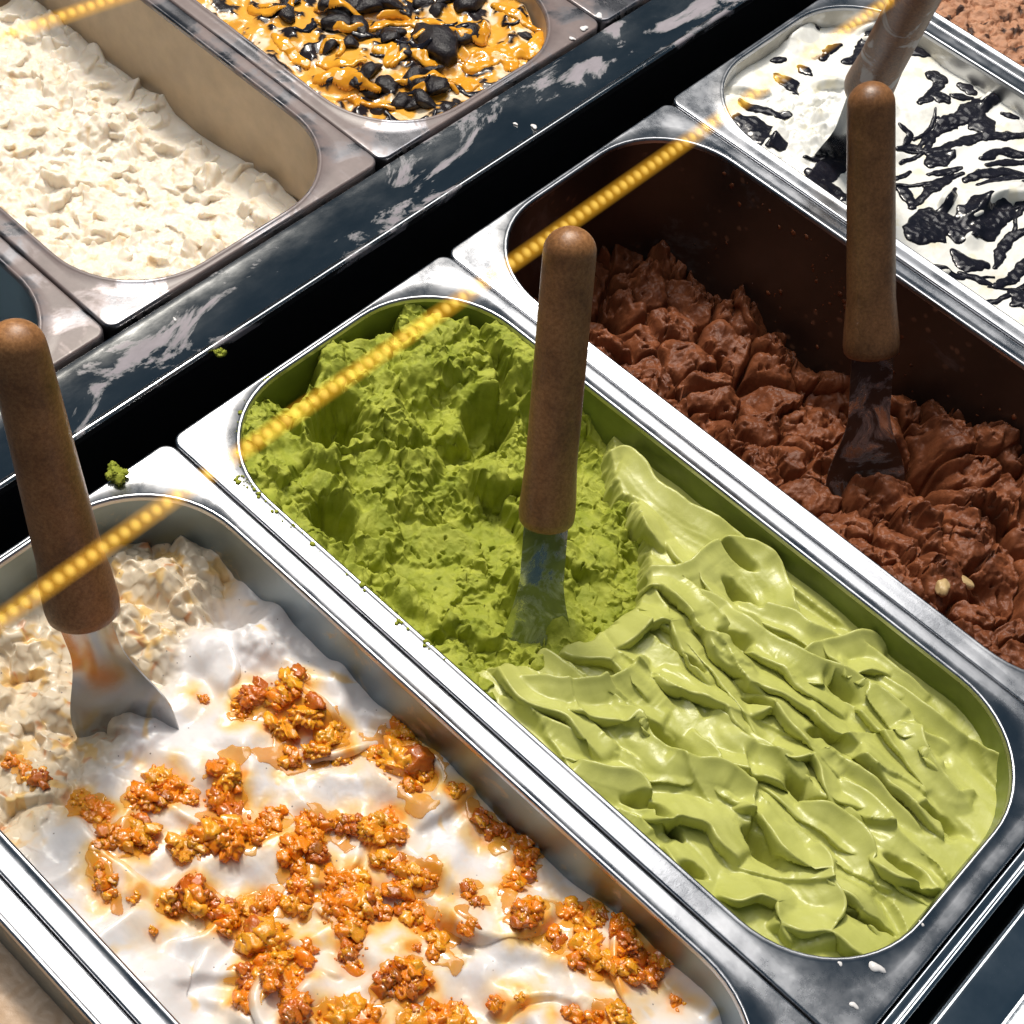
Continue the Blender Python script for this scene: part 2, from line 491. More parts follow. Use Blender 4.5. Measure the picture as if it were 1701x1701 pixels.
# rough lumps (crumbs, cookie pieces)
def lump_variants(count, sub, cell, amp, fine, seed, cuts=0):
    out = []
    for k in range(count):
        bm = bmesh.new(); bmesh.ops.create_icosphere(bm, subdivisions=sub, radius=1)
        V = []
        for v in bm.verts:
            p = v.co * cell + Vector((seed * 3.1 + k * 7.7, k * 3.3, 1.9))
            dist, _ = mnoise.voronoi(p)
            n = mnoise.noise(v.co * 1.3 + Vector((k, 2, seed)))
            f = mnoise.noise(v.co * cell * 3.2)
            V.append(v.co * (1 + amp * (.45 - dist[0]) + .22 * n + fine * f))
        F = np.array([[v.index for v in f.verts] for f in bm.faces]); bm.free()
        rc = random.Random(seed * 50 + k)
        for _ in range(cuts):
            nn = Vector((rc.gauss(0, 1), rc.gauss(0, 1), rc.gauss(0, .8))).normalized(); dd = rc.uniform(.4, .75)
            V = [v - nn * (v.dot(nn) - dd) * (.93 if v.dot(nn) > dd else 0) for v in V]
        out.append((np.array([tuple(v) for v in V]), F))
    return out

def rotm(seed):
    r = random.Random(seed)
    return np.array(Matrix.Rotation(r.uniform(0, 6.28), 3, Vector((r.uniform(-1, 1), r.uniform(-1, 1), r.uniform(-1, 1))).normalized()))

# ================================================================== materials in use
M_rim = steel("brushed_steel_rim", (.50, .51, .54), (.16, .46))
M_rim_worn = steel("worn_steel_rim", (.22, .22, .24), (.22, .36), film=(.20, .155, .15), film_amt=.44, film_scale=26, film_rough=.4)
M_ledge = steel("polished_ledge_steel", (.44, .45, .46), (.07, .24), film=(.33, .30, .33), film_amt=.24, film_scale=38, film_rough=.25, film_edge=.05, stretch=(1, .45, 1))
M_frame = steel("dark_polished_frame", (.62, .66, .70), (.10, .2))
M_bas_green = steel("basin_pistachio_smeared", (.55, .58, .52), (.2, .4), film=(.20, .25, .045), film_amt=.95, film_scale=24, film_rough=.35)
M_bas_choc = steel("basin_chocolate_smeared", (.20, .19, .19), (.25, .4), film=(.05, .028, .020), film_amt=.66, film_scale=16, film_rough=.32, speck=(150, (.20, .10, .06)))
M_bas_cream = steel("basin_cream_smeared", (.6, .58, .55), (.3, .4), film=(.52, .40, .27), film_amt=.86, film_scale=14, film_rough=.35)
M_bas_clean = steel("basin_steel_flecked", (.27, .33, .37), (.34, .48), film=(.5, .42, .28), film_amt=.17, film_scale=60)
M_bas_white = steel("basin_vanilla_smeared", (.6, .6, .6), (.28, .4), film=(.62, .58, .5), film_amt=.45, film_scale=22)

M_pist_crumb = food("pistachio_scraped", (.235, .275, .024), (.40, .425, .06), 90, .62, 0, bump_s=.5, bump_scale=1100, bump_d=.0007, spec=.25)
M_pist_smooth = food("pistachio_smooth", (.45, .465, .118), (.52, .53, .16), 45, .30, 0, (1, .9, .4), bump_s=.16, bump_scale=1300, bump_d=.0004, spec=.4)
M_choc = food("chocolate_gelato", (.12, .035, .014), (.26, .085, .034), 70, .42, 0, bump_s=.5, bump_scale=900, bump_d=.0008, spec=.35)
M_cream = food("cream_gelato", (.76, .68, .56), (.84, .78, .69), 70, .38, .45, (1, .8, .55), bump_s=.35, bump_scale=800, bump_d=.0006, attr="mixin", spec=.4)
M_white = food("white_cream_swirl", (.72, .685, .685), (.79, .76, .76), 40, .30, .3, (1, .85, .75), bump_s=.08, bump_scale=600, bump_d=.0004, attr="mixin", spec=.5, speck=(260, .07, (.25, .2, .18)))
M_vanilla = food("vanilla_gelato", (.76, .75, .70), (.83, .83, .80), 60, .32, 0, (1, .9, .7), bump_s=.2, bump_scale=700, bump_d=.0005, attr="mixin", spec=.4)
M_caramel_base = food("vanilla_under_caramel", (.70, .55, .36), (.82, .72, .56), 60, .22, 0, bump_s=.06, attr="mixin", coat=.5)
M_brown = food("stracciatella_brown", (.36, .17, .095), (.52, .27, .16), 70, .5, 0, bump_s=.6, bump_scale=600, bump_d=.001, attr="mixin", spec=.3)
M_beige = food("beige_gelato", (.55, .36, .22), (.62, .43, .28), 40, .4, 0, bump_s=.2, attr="mixin")
M_ribbon = food("dark_chocolate_sauce", (.006, .006, .011), (.014, .013, .020), 120, .22, 0, bump_s=.12, bump_scale=500, spec=.5)
M_cookie = food("black_cookie", (.006, .005, .007), (.022, .018, .022), 160, .38, 0, bump_s=.6, bump_scale=500, bump_d=.0012, spec=.4)
M_caramel = food("caramel_sauce", (.62, .25, .010), (.80, .38, .03), 50, .12, 0, (1, .5, .1), bump_s=.05, bump_scale=300, spec=.6, coat=.6)
M_crumble = food("sugar_crumble", (.72, .22, .006), (.92, .40, .015), 130, .22, .35, (1, .4, .08), bump_s=.45, bump_scale=700, bump_d=.0008, spec=.6, attr="mixin", coat=.6)
M_drop = food("milk_drop", (.75, .72, .72), (.82, .8, .8), 40, .25, 0, bump_s=.05)

def handle_mat(name, a, b):
    m, N, L, P = new_mat(name)
    c = objcoord(N)
    n1 = nz(N, L, 700, 4, .75, c); n2 = nz(N, L, 38, 5, .65, c, .4); n3 = nz(N, L, 2200, 2, .5, c)
    r1 = ramp(N, L, n1.outputs["Fac"], [(.38, a), (.62, b)])
    r2 = ramp(N, L, n2.outputs["Fac"], [(.30, (.50, .47, .45)), (.5, (.88, .86, .85)), (.72, (1.12, 1.1, 1.05))])
    L.new(mix(N, L, 1.0, r1.outputs["Color"], r2.outputs["Color"], 'MULTIPLY'), P.inputs["Base Color"])
    rr = N.new("ShaderNodeMapRange"); rr.inputs["To Min"].default_value = .26; rr.inputs["To Max"].default_value = .52
    L.new(n2.outputs["Fac"], rr.inputs["Value"]); L.new(rr.outputs["Result"], P.inputs["Roughness"])
    bump(N, L, P, n1.outputs["Fac"], .35, .0004)
    return m
M_handle = handle_mat("pressed_wood_handle", (.26, .115, .040), (.42, .20, .076))
M_handle_dark = handle_mat("worn_wood_handle", (.20, .09, .034), (.32, .15, .06))
m = handle_mat("cream_smeared_handle", (.18, .08, .028), (.36, .17, .066))
N, L, P = m.node_tree.nodes, m.node_tree.links, m.node_tree.nodes["Principled BSDF"]
_n = nz(N, L, 42, 5, .6, objcoord(N), .8)
_r = ramp(N, L, _n.outputs["Fac"], [(.52, (0, 0, 0)), (.57, (1, 1, 1))])
_old = P.inputs["Base Color"].links[0].from_socket
L.new(mix(N, L, _r.outputs["Color"], _old, (.50, .47, .47)), P.inputs["Base Color"])
M_handle_smeared = m
M_blade = steel("spatula_steel", (.46, .47, .48), (.14, .26))
M_blade_choc = steel("spatula_steel_chocolate", (.5, .5, .52), (.12, .25), film=(.07, .03, .018), film_amt=.5, film_scale=45)
M_blade_green = steel("spatula_steel_pistachio", (.6, .64, .52), (.14, .26), film=(.26, .31, .06), film_amt=.46, film_scale=55)

m, N, L, P = new_mat("black_well")
P.inputs["Base Color"].default_value = (.006, .007, .009, 1); P.inputs["Roughness"].default_value = .35
M_black = m

# ================================================================== setting: the case around the pans
def extrude_profile(name, prof, y0, y1, mat, label=None, cat=None, kind="structure", ny=2):
    prof = np.array(prof, float); ys = np.linspace(y0, y1, ny)
    V = np.vstack([np.c_[prof[:, 0], np.full(len(prof), y), prof[:, 1]] for y in ys]) * MM
    n = len(prof); i = np.arange(n - 1)
    F = np.vstack([np.c_[k * n + i, k * n + i + 1, (k + 1) * n + i + 1, (k + 1) * n + i] for k in range(ny - 1)])
    o = link(name, V, F, mat, smooth=False)
    o.data.polygons.foreach_set("use_smooth", np.ones(len(o.data.polygons), bool))
    md = o.modifiers.new("edge", 'EDGE_SPLIT'); md.split_angle = math.radians(50)
    tag(o, label, cat, kind=kind)
    return o

def fil(cx, cz, r, a0, a1, n=6):
    return [(cx + r * math.cos(math.radians(a0 + (a1 - a0) * k / n)), cz + r * math.sin(math.radians(a0 + (a1 - a0) * k / n))) for k in range(n + 1)]

# floor of the refrigerated well under the pans
V = [(-650, -400, -150), (600, -400, -150), (600, 1100, -150), (-650, 1100, -150)]
o = link("case_floor", np.array(V) * MM, np.array([[0, 1, 2, 3]]), M_black, smooth=False); tag(o, "black floor of the refrigerated well under the pans", "floor", kind="structure")
# polished divider rail between the two rows of pans
rail = [(-61, -30), (-61, -3.2)] + fil(-59.8, -3.2, 1.2, 180, 90) + [(-57.5, -2), (-30, -2.6)] + fil(-27.2, -2.2, 1.7, 150, 0) + [(-25.5, -5)]
extrude_profile("divider_rail", rail, -400, 1100, M_ledge, "polished steel rail smeared with cream between the two rows of pans", "rail")
# frame around the near row: far lip and near lip
extrude_profile("well_wall", [(-25.6, -5.2), (-25.6, -90), (-12, -92), (-2, -60), (-1, -12)], -400, 1100, M_black, "black wall of the gap behind the near row of pans", "wall")
extrude_profile("front_frame", [(360.6, -25), (360.6, -3.0)] + fil(361.4, -3.0, .8, 180, 90) + [(363.0, -2.2), (364.3, -2.5)] + fil(365.6, -3.4, 1.5, 130, 0) + [(367.1, -60)], -400, 1100, M_frame, "thin polished steel frame along the near ends of the pans", "frame")
extrude_profile("front_panel", [(373.0, -60), (373.0, -5)] + fil(375.2, -5, 2.2, 180, 90) + [(376, -2.8), (389, -3.2), (391.5, -3.4)] + fil(393.0, -5.4, 2.0, 120, 90, 2) + [(396, -3.0), (398, -2.4), (440, -2.8), (520, -4)], -400, 1100, M_frame, "blue-grey steel front panel of the case with a pressed edge", "panel")

# ================================================================== pans
G = "steel gelato pans in the display case"
pan(0, -165, M_bas_clean, M_rim, "steel pan of beige gelato, cut off at the bottom left corner", rot=.1)
pan(0, 0, M_bas_clean, M_rim, "steel pan holding white cream topped with orange crumble")
pan(0, 165, M_bas_green, M_rim, "steel pan filled with green pistachio gelato", dz=.3)
pan(0, 330, M_bas_choc, M_rim, "steel pan with brown smeared walls, half full of chocolate gelato", dz=-.2)
pan(0, 495, M_bas_white, M_rim, "steel pan of white gelato streaked with dark chocolate", dz=.5)
pan(0, 660, M_bas_choc, M_rim, "steel pan of light brown gelato in the top right corner", dz=.1)
FX, FO = -422, 19.5
pan(FX, FO, M_bas_clean, M_rim_worn, "steel pan with bare blue-grey wall behind the wooden handle at the picture's edge", far=11.5, near=5)
pan(FX, 165 + FO, M_bas_cream, M_rim_worn, "steel pan with beige smeared walls holding cream gelato", far=11.5, near=5, dz=.4)
pan(FX, 330 + FO, M_bas_cream, M_rim_worn, "steel pan of caramel and black cookie gelato", far=11.5, near=5, dz=-.1)
pan(FX, 495 + FO, M_bas_clean, M_rim_worn, "steel pan beyond the caramel pan, only its corner showing", far=11.5, near=5, dz=.2)

# ================================================================== pistachio gelato
def gelato(name, label, x0, y0):
    r = empty(name, (x0 * MM, y0 * MM, 0)); tag(r, label, "gelato", "gelato in the pans"); return r
gp = gelato("pistachio_gelato", "green pistachio gelato, scraped and crumbly at one end, smooth swirls at the other", 0, 165)
BND = smooth_path([(140, -8), (152, 6), (157, 19), (168, 33), (177, 56), (183, 77), (184, 95), (167, 120), (150, 130), (136, 133), (121, 148), (112, 168)])

f = Field(2, 204, 6, 160, .42)
u, v = f.X, f.Y
f.H[:] = -25 + 18 * np.exp(-(v - 10) / 16) + 16 * np.exp(-(u - 5) / 26) + 6 * fbm(u / 42, v / 42, 1, 2) + 15 * np.exp(-(154 - v) / 10) * sstep(115, 70, u)
f.bumpg(50, 84, 14, 13, 19, 20, 4); f.bumpg(36, 128, 15, 26, 12, 0, 4); f.bumpg(12, 92, 9, 16, 8, 0, 3); f.bumpg(13, 36, 12, 14, 9, 0, 4)
f.bumpg(62, 150, 16, 9, 14, 0, 3); f.bumpg(100, 152, 10, 8, 9); f.bumpg(92, 106, 13, 10, 8, 30, 4); f.bumpg(38, 52, 13, 9, 8, 30, 4)
f.pit(32, 66, 9, 15, 30, 15, 5); f.pit(67, 31, 10, 9, 22, 0, 6); f.pit(72, 122, 10, 12, 26, 0, 6); f.pit(4, 64, 9, 14, 26, 0, 5); f.pit(3, 116, 8, 16, 20, 0, 5)
f.pit(24, 148, 20, 6, 20, 25, 5); f.pit(98, 138, 18, 10, 16, 0, 4); f.pit(118, 75, 30, 34, 7, 0, 2.5); f.pit(128, 22, 14, 6, 10, 10, 4); f.pit(148, 58, 8, 6, 8, 0, 4); f.pit(108, 20, 8, 5, 9, 0, 4)
for k, (P, A, sd) in enumerate([([(20, 50), (40, 66), (66, 76), (70, 96)], 5, -1), ([(60, 96), (74, 110), (66, 130), (44, 146)], 5, 1), ([(44, 40), (58, 44), (72, 42)], 5, -1),
                              ([(86, 96), (100, 100), (108, 116)], 5, 1), ([(120, 96), (134, 92), (150, 100)], 4, -1), ([(130, 20), (140, 34), (160, 40)], 5, 1), ([(84, 14), (100, 28), (120, 32)], 4, -1)]):
    f.ridge(P, A * 1.3, sd, 9, 2.0, 5, 5, .6, k + 20, .5)
f.bumpg(176, 44, 9, 12, 8, 0, 3); f.bumpg(160, 38, 8, 7, 6, 0, 3); f.bumpg(172, 64, 8, 7, 7, 0, 3)
amp = np.clip(.75 + .9 * fbm(u / 26, v / 26, 9, 2), .18, 1.25)
wx = u + 2.2 * pn(u / 6, v / 6, 31); wy = v + 2.2 * pn(u / 6, v / 6, 32)
k1, k2, ki, kt = worley((u + 6 * pn(u / 15, v / 15, 33)) / 27, (v + 6 * pn(u / 15, v / 15, 34)) / 23, 6, True)
kg = sstep(0, .10, k2 - k1)
f.H += (7 * (ki - .5) + 11 * kt) * kg - 4.5 * (1 - kg) * sstep(-.2, .3, pn(u / 18, v / 18, 35))
f.blur(5)
f1, f2, cid = worley(wx / 5.2, wy / 5.2, 3)
g1, g2, gid = worley(wx / 2.3, wy / 2.3, 4)
tear = (wx * .55 + wy * .85) / 5.0 + 1.6 * fbm(u / 12, v / 12, 14, 3)
saw = tear - np.floor(tear)
lump = np.clip(sstep(.02, .24, fbm(u / 19, v / 19, 40, 3)) + sstep(.2, .04, k2 - k1) * .8 + np.exp(-((u - 50) ** 2 + (v - 84) ** 2) / 200), 0, 1)          # crumb heaps here, plain scraped skin elsewhere
skin = np.clip(1.15 - lump, 0, 1) * sstep(-.3, .3, fbm(u / 9, v / 9, 41, 2))
f.H += lump * ((.55 - f1) * 4.4 + (.5 - g1) * 2.2) * (.6 + .5 * amp) + 1.5 * (saw - .5) * skin + (.35 + lump) * 2.2 * (ridged(u / 11, v / 11, 18, 4) - .6)
crk = ridged(wx / 17, wy / 17, 55, 2)
f.H -= 6.0 * sstep(.88, .98, crk) * amp
f.H += (.25 + .7 * lump) * fbm(u / 1.6, v / 1.6, 60, 3)
f.bumpg(172, 40, 6, 9, 5, 20, 3); f.bumpg(166, 62, 6, 5, 4, 0, 3)
amp = .25 + .9 * lump
f.DX += amp * (1.5 * pn(u / 3.1, v / 3.1, 71) + .6 * pn(u / 1.3, v / 1.3, 72)); f.DY += amp * (1.5 * pn(u / 3.1, v / 3.1, 73) + .6 * pn(u / 1.3, v / 1.3, 74))
f.H = np.minimum(f.H, -1.5 + 1.5 * fbm(u / 3, v / 3, 5, 2))
d, t, _, _, _ = dist_poly(u, v, BND)
f_crumb = f
crumb_mask = d > -16
f.build("scraped_bed", M_pist_crumb, gp, mask=crumb_mask)

f = Field(96, 352, 6, 160, .42)
u, v = f.X, f.Y
d, t, _, _, _ = dist_poly(u, v, BND)
d = -d                                               # positive on the smooth side
f.H[:] = -10 + 2.5 * fbm(u / 45, v / 45, 3, 2) - 1.0 * sstep(120, 150, v) + 3.0 * np.exp(-(v - 10) / 10) + 2.5 * sstep(300, 345, u)
RID = [  # pistachio folds: path, height, steep side
 ([(170,103),(182,110),(191,121),(192,136),(197,145),(208,149),(221,145),(232,137),(246,135)],6,-1),
 ([(180,100),(188,106),(200,105),(213,102),(225,98),(234,98),(246,97)],7,1),
 ([(208,118),(219,117),(231,116),(245,118),(258,121),(270,126),(286,129),(304,130),(315,135)],7,-1),
 ([(241,97),(250,101),(264,105),(278,105),(288,106)],6,1),
 ([(250,123),(254,133),(261,146),(266,152)],5,-1),
 ([(124,140),(130,148),(141,146),(158,142),(178,145),(199,149)],5,-1),
 ([(146,117),(147,122),(153,126),(161,126),(168,123)],5,1),
 ([(194,73),(194,87),(201,95),(210,91),(223,86)],5,1),
 ([(221,128),(233,133),(243,133),(255,139)],4,-1),
 ([(211,48),(220,48),(232,45),(243,46),(253,52),(262,57),(275,59)],8,-1),
 ([(273,50),(279,55),(288,52),(297,49),(308,51),(319,52),(330,52),(339,48)],9,1),
 ([(273,81),(278,89),(287,87),(294,80)],6,1),
 ([(286,103),(297,105),(310,103),(322,102),(331,99)],7,1),
 ([(296,129),(309,120),(318,117),(330,117),(333,123)],6,-1),
 ([(254,23),(259,31),(269,36),(278,34)],7,1),
 ([(294,19),(300,28),(308,31),(314,24)],6,1),
 ([(217,72),(224,75),(233,79),(242,82),(249,79)],5,1),
 ([(245,77),(254,74),(263,75),(274,80)],4,-1),
 ([(293,71),(300,74),(311,75),(322,70),(325,71)],6,-1),
 ([(326,70),(333,71),(341,77)],5,1),
 ([(261,117),(266,127),(272,138)],5,1),
 ([(308,56),(314,48),(324,45),(327,36)],4,-1),
 ([(252,88),(254,96),(262,95),(275,93),(285,91)],6,1),
 ([(205,36),(216,45),(223,48)],4,1),
 ([(184,34),(198,44),(206,60),(204,72)],5,-1), ([(172,26),(186,24),(200,30),(214,28)],4,1), ([(226,22),(238,28),(248,24)],4,-1), ([(186,56),(196,64),(208,62)],4,1),
 ([(300,90),(312,88),(324,84),(338,86)],4,-1), ([(318,26),(326,34),(338,36)],4,1), ([(270,16),(280,14),(294,10)],3,1), ([(232,108),(246,112),(258,110),(270,112)],4,1)]
rs = random.Random(21)
f.H -= 4.5
for k in range(22):                                   # earlier long strokes underneath
    x = rs.uniform(190, 320); y = rs.uniform(10, 155); a = rs.gauss(.06, .22); L_ = rs.uniform(60, 120); c_ = rs.uniform(-.45, .45)
    P = [(x + L_ * t * math.cos(a + c_ * t), y + L_ * t * math.sin(a + c_ * t)) for t in (-.5, -.3, -.1, .1, .3, .5)]
    f.sheet(P, rs.uniform(5, 9), rs.choice((-1, 1)), rs.uniform(10, 20), -16, 1.7, 1.0, 400 + k, .06, 2.2, .25, .8, 18)
PIT = [(232,53,8,4.5),(246,24,6,3.5),(289,45,8,5),(334,77,7,3.5),(281,101,8,4.5),(286,75,6,4),(331,105,6,3.5),(226,107,5,3),(221,88,3.5,2),(269,121,6,3),(336,50,7,2),(262,25,3,2.5),(277,18,4,3),(249,93,4,2.5),(212,129,7,4.5),(201,141,6,3),(224,109,5,3)]
for k, (x, y, rx, ry) in enumerate(PIT):
    f.pit(x, y, rx * 1.6, ry * .9, 11, 8 + 15 * math.sin(k * 2.1), 3, k)
for k, (P, A, sd) in enumerate(RID):
    P = [np.array(p, float) for p in P]               # draw the folds out along the stroke
    P = [tuple(P[0] - (P[1] - P[0]) * .8 - np.array([6, 0]))] + [tuple(p) for p in P] + [tuple(P[-1] + (P[-1] - P[-2]) * .8 + np.array([8, 0]))]
    Ln = sum(math.dist(P[i], P[i + 1]) for i in range(len(P) - 1))
    lift = 2.5 * (P[1][0] > 300) + 2.0 * (min(q[1] for q in P) < 35) - 0.5 * (max(q[1] for q in P) > 130)
    f.sheet(P, 5.0 + A * .75, sd, min(9 + Ln * .13, 22), -15.5 + lift, 1.8, 1.1, k, .08, 1.9, .25, 1.0, 16)
f.blur(2)
for k in range(30):                                   # thin late drags of the spatula
    x = rs.uniform(165, 345); y = rs.uniform(14, 150); a = rs.gauss(.05, .3); L_ = rs.uniform(20, 60); c_ = rs.uniform(-.6, .6)
    P = [(x + L_ * t * math.cos(a + c_ * t), y + L_ * t * math.sin(a + c_ * t)) for t in (-.5, -.2, .15, .5)]
    f.ridge(P, rs.uniform(.8, 2.4), rs.choice((-1, 1)), rs.uniform(2, 5), .8, rs.uniform(.6, 2.2), 3, 1.0, k + 110, .3)
for k, (x, y, rx, ry) in enumerate(PIT):
    f.pit(x, y, rx * 1.25, ry * .62, 12, 8 + 15 * math.sin(k * 2.1), 4, k)
f.H += .5 * pn(u / 16 + .3, (v + .15 * u) / 5, 21) + .12 * fbm(u / 2.6, v / 2.6, 24, 3)
f.H = np.minimum(f.H, 1.5)
rag = 3.5 * fbm(u / 7, v / 7, 26, 3)
f.H -= 30 * sstep(2.5, -6, d + rag)
f.build("smooth_swirl", M_pist_smooth, gp, mask=d + rag > -7)
f_smooth = f

# ================================================================== chocolate gelato
gc = gelato("chocolate_gelato", "crumbly brown chocolate gelato lying deep in its pan", 0, 330)
f = Field(2, 350, 6, 160, .55)
u, v = f.X, f.Y
f.H[:] = -84 + 34 * sstep(130, 260, u) + 8 * np.exp(-(u - 5) / 12) + 12 * fbm(u / 55, v / 55, 81, 2) + 16 * np.exp(-(v - 8) / 30) * sstep(10, 60, u)
f.pit(150, 40, 22, 10, 16, 10, 3); f.pit(105, 30, 12, 10, 12, 0, 3); f.pit(70, 60, 14, 12, 9, 0, 3); f.pit(192, 40, 14, 10, 14, 0, 3); f.pit(230, 118, 25, 8, 12, 20, 3)
wx = u + 5 * pn(u / 13, v / 13, 82); wy = v + 5 * pn(u / 13, v / 13, 83)
rs = random.Random(51)
for k in range(16):                                   # torn slabs
    x = rs.uniform(20, 335); y = rs.uniform(10, 150); a = rs.uniform(-.7, 1.2); L_ = rs.uniform(26, 60)
    P = [(x + L_ * t * math.cos(a + .4 * t), y + L_ * t * math.sin(a + .4 * t)) for t in (-.5, -.2, .15, .5)]
    f.sheet(P, rs.uniform(9, 15), rs.choice((-1, 1)), rs.uniform(16, 30), float(f.z(x, y)) - 4, 4.5, .5, 700 + k, .4, 1.2, .1, 0, 5)
f.blur(3)
a1, a2, ai, at_ = worley(wx / 25, wy / 19, 8, True); b1, b2, bi, bt = worley(wx / 8.5, wy / 7.5, 9, True); e1, e2, ei, et = worley(wx / 3.4, wy / 3.4, 10, True)
brk = np.clip(sstep(.0, .3, fbm(u / 22, v / 22, 84, 2)) * .9 + .15 * sstep(190, 240, u), 0, 1)
f.H += 17 * (.33 - a1 * a1) + 10 * (ai - .5) * sstep(0, .3, a2 - a1) + 9 * at_ - 8 * sstep(.12, 0, a2 - a1)
f.bumpg(203, 84, 11, 8, 9, 0, 3); f.bumpg(214, 96, 9, 9, 7, 0, 3)
f.H += brk * (8.5 * (.3 - b1 * b1) + 4.5 * bt - 2.5 * sstep(.08, 0, b2 - b1))
f.H += (.15 + .85 * brk) * ((.3 - e1 * e1) * 2.8 + 1.2 * et + 1.3 * fbm(u / 3, v / 3, 85, 3)) + 3.5 * (ridged(u / 13, v / 13, 91, 3) - .6) + .5 * fbm(u / 1.7, v / 1.7, 86, 2)
f.H -= 6 * sstep(.88, .98, ridged(wx / 20, wy / 20, 92, 2))
f.DX += brk * (1.6 * pn(u / 4, v / 4, 87) + .7 * pn(u / 2, v / 2, 88)); f.DY += brk * (1.6 * pn(u / 4, v / 4, 89) + .7 * pn(u / 2, v / 2, 90))
f.build("gelato_mass", M_choc, gc)
f_choc = f

# flecks of chocolate dried onto the tall wall of its pan
_g = lump_variants(5, 1, 1.7, .9, .25, 14, 2); Vs, Fs = [], []; nv = 0; rs = random.Random(31)
for cl_ in range(26):
    cx_, cz_ = rs.uniform(50, 320), -rs.uniform(8, 62)
    for q in range(rs.randint(4, 14)):
        x_ = cx_ + rs.gauss(0, 9); z_ = cz_ + rs.gauss(0, 6)
        if z_ > -5: continue
        y_ = PW - 10.5 - float(wall_inset(z_)) + .1; sr = min(rs.expovariate(1.8) + .25, 1.9)
        V, F = _g[rs.randrange(5)]
        Vs.append((V @ rotm(rs.randrange(999)).T) * np.array([sr, sr * .35, sr * rs.uniform(.7, 1.6)]) + np.array([x_, y_, z_])); Fs.append(F + nv); nv += len(V)
o = link("dried_flecks", np.vstack(Vs) * MM, np.vstack(Fs), M_choc, gc); o["kind"] = "stuff"

# ================================================================== white cream with crumble
go = gelato("white_cream_gelato", "glossy white cream swirls with a scraped beige end around the blade", 0, 0)
f = Field(2, 350, 6, 160, .5)
u, v = f.X, f.Y
scr = sstep(96, 74, u + .30 * (v - 60) + 9 * fbm(u / 18, v / 18, 101, 2))       # scraped beige end
f.H[:] = -27 + 9 * sstep(200, 330, u) + 9 * np.exp(-(v - 10) / 22) + 4 * fbm(u / 50, v / 50, 102, 2)
rs = random.Random(5)
f.H += 8.5 * fbm((u + 6 * pn(u / 20, v / 20, 114)) / 26, (v + 6 * pn(u / 20, v / 20, 115)) / 22, 116, 2)
for k in range(20):
    x = rs.uniform(80, 340); y = rs.uniform(10, 155); a = rs.gauss(.3, .8); L_ = rs.uniform(34, 70); c_ = rs.uniform(-1.6, 1.6)
    P = [(x + L_ * t * math.cos(a + c_ * t), y + L_ * t * math.sin(a + c_ * t)) for t in (-.5, -.3, -.1, .1, .3, .5)]
    f.sheet(P, rs.uniform(6, 11), rs.choice((-1, 1)), rs.uniform(16, 30), float(f.z(x, y)) - 4.0, 3.0, .8, 60 + k, .05, 1.9, .1, .5, 20)
f.blur(9)
for k in range(14):
    x = rs.uniform(100, 342); y = rs.uniform(14, 152); a = rs.gauss(.25, .7); L_ = rs.uniform(22, 50); c_ = rs.uniform(-1.6, 1.6)
    P = [(x + L_ * t * math.cos(a + c_ * t), y + L_ * t * math.sin(a + c_ * t)) for t in (-.5, -.2, .15, .5)]
    f.ridge(P, rs.uniform(1.2, 3), rs.choice((-1, 1)), rs.uniform(5, 10), 1.5, rs.uniform(1, 2.5), 4, .9, k + 150, .25)
f.blur(3)
b1, b2, bi = worley((u + 3 * pn(u / 8, v / 8, 103)) / 9, (v + 3 * pn(u / 8, v / 8, 104)) / 9, 12)
c1, c2, ci = worley(u / 3.2 + .6 * pn(u / 4, v / 4, 105), v / 3.2, 13)
l1, l2, li, lt = worley((u + 5 * pn(u / 12, v / 12, 117)) / 26, (v + 5 * pn(u / 12, v / 12, 118)) / 22, 19, True)
sm = sstep(-.1, .3, fbm(u / 14, v / 14, 119, 2))
f.H += scr * (-5 + 11 * (.62 - l1) + 8 * lt - 2.5 * sstep(.06, 0, l2 - l1) * sm + sm * (3 * (bi - .4) * sstep(0, .25, b2 - b1) + 2.5 * (.5 - b1)) + (.3 + sm) * (1.3 * (.5 - c1) + .9 * fbm(u / 1.8, v / 1.8, 106, 3)))
f.blur(2); f.bumpg(86, 70, 8, 16, 5, 0, 3); f.bumpg(40, 118, 20, 22, 9, 0, 4); f.bumpg(88, 138, 10, 8, 8, 0, 3); f.pit(64, 138, 12, 8, 14, 20, 3); f.pit(30, 60, 12, 10, 6)
f.H += .25 * fbm(u / 4, v / 4, 107, 3)
f.DX += scr * (1.3 * pn(u / 3, v / 3, 108)); f.DY += scr * 1.3 * pn(u / 3, v / 3, 109)
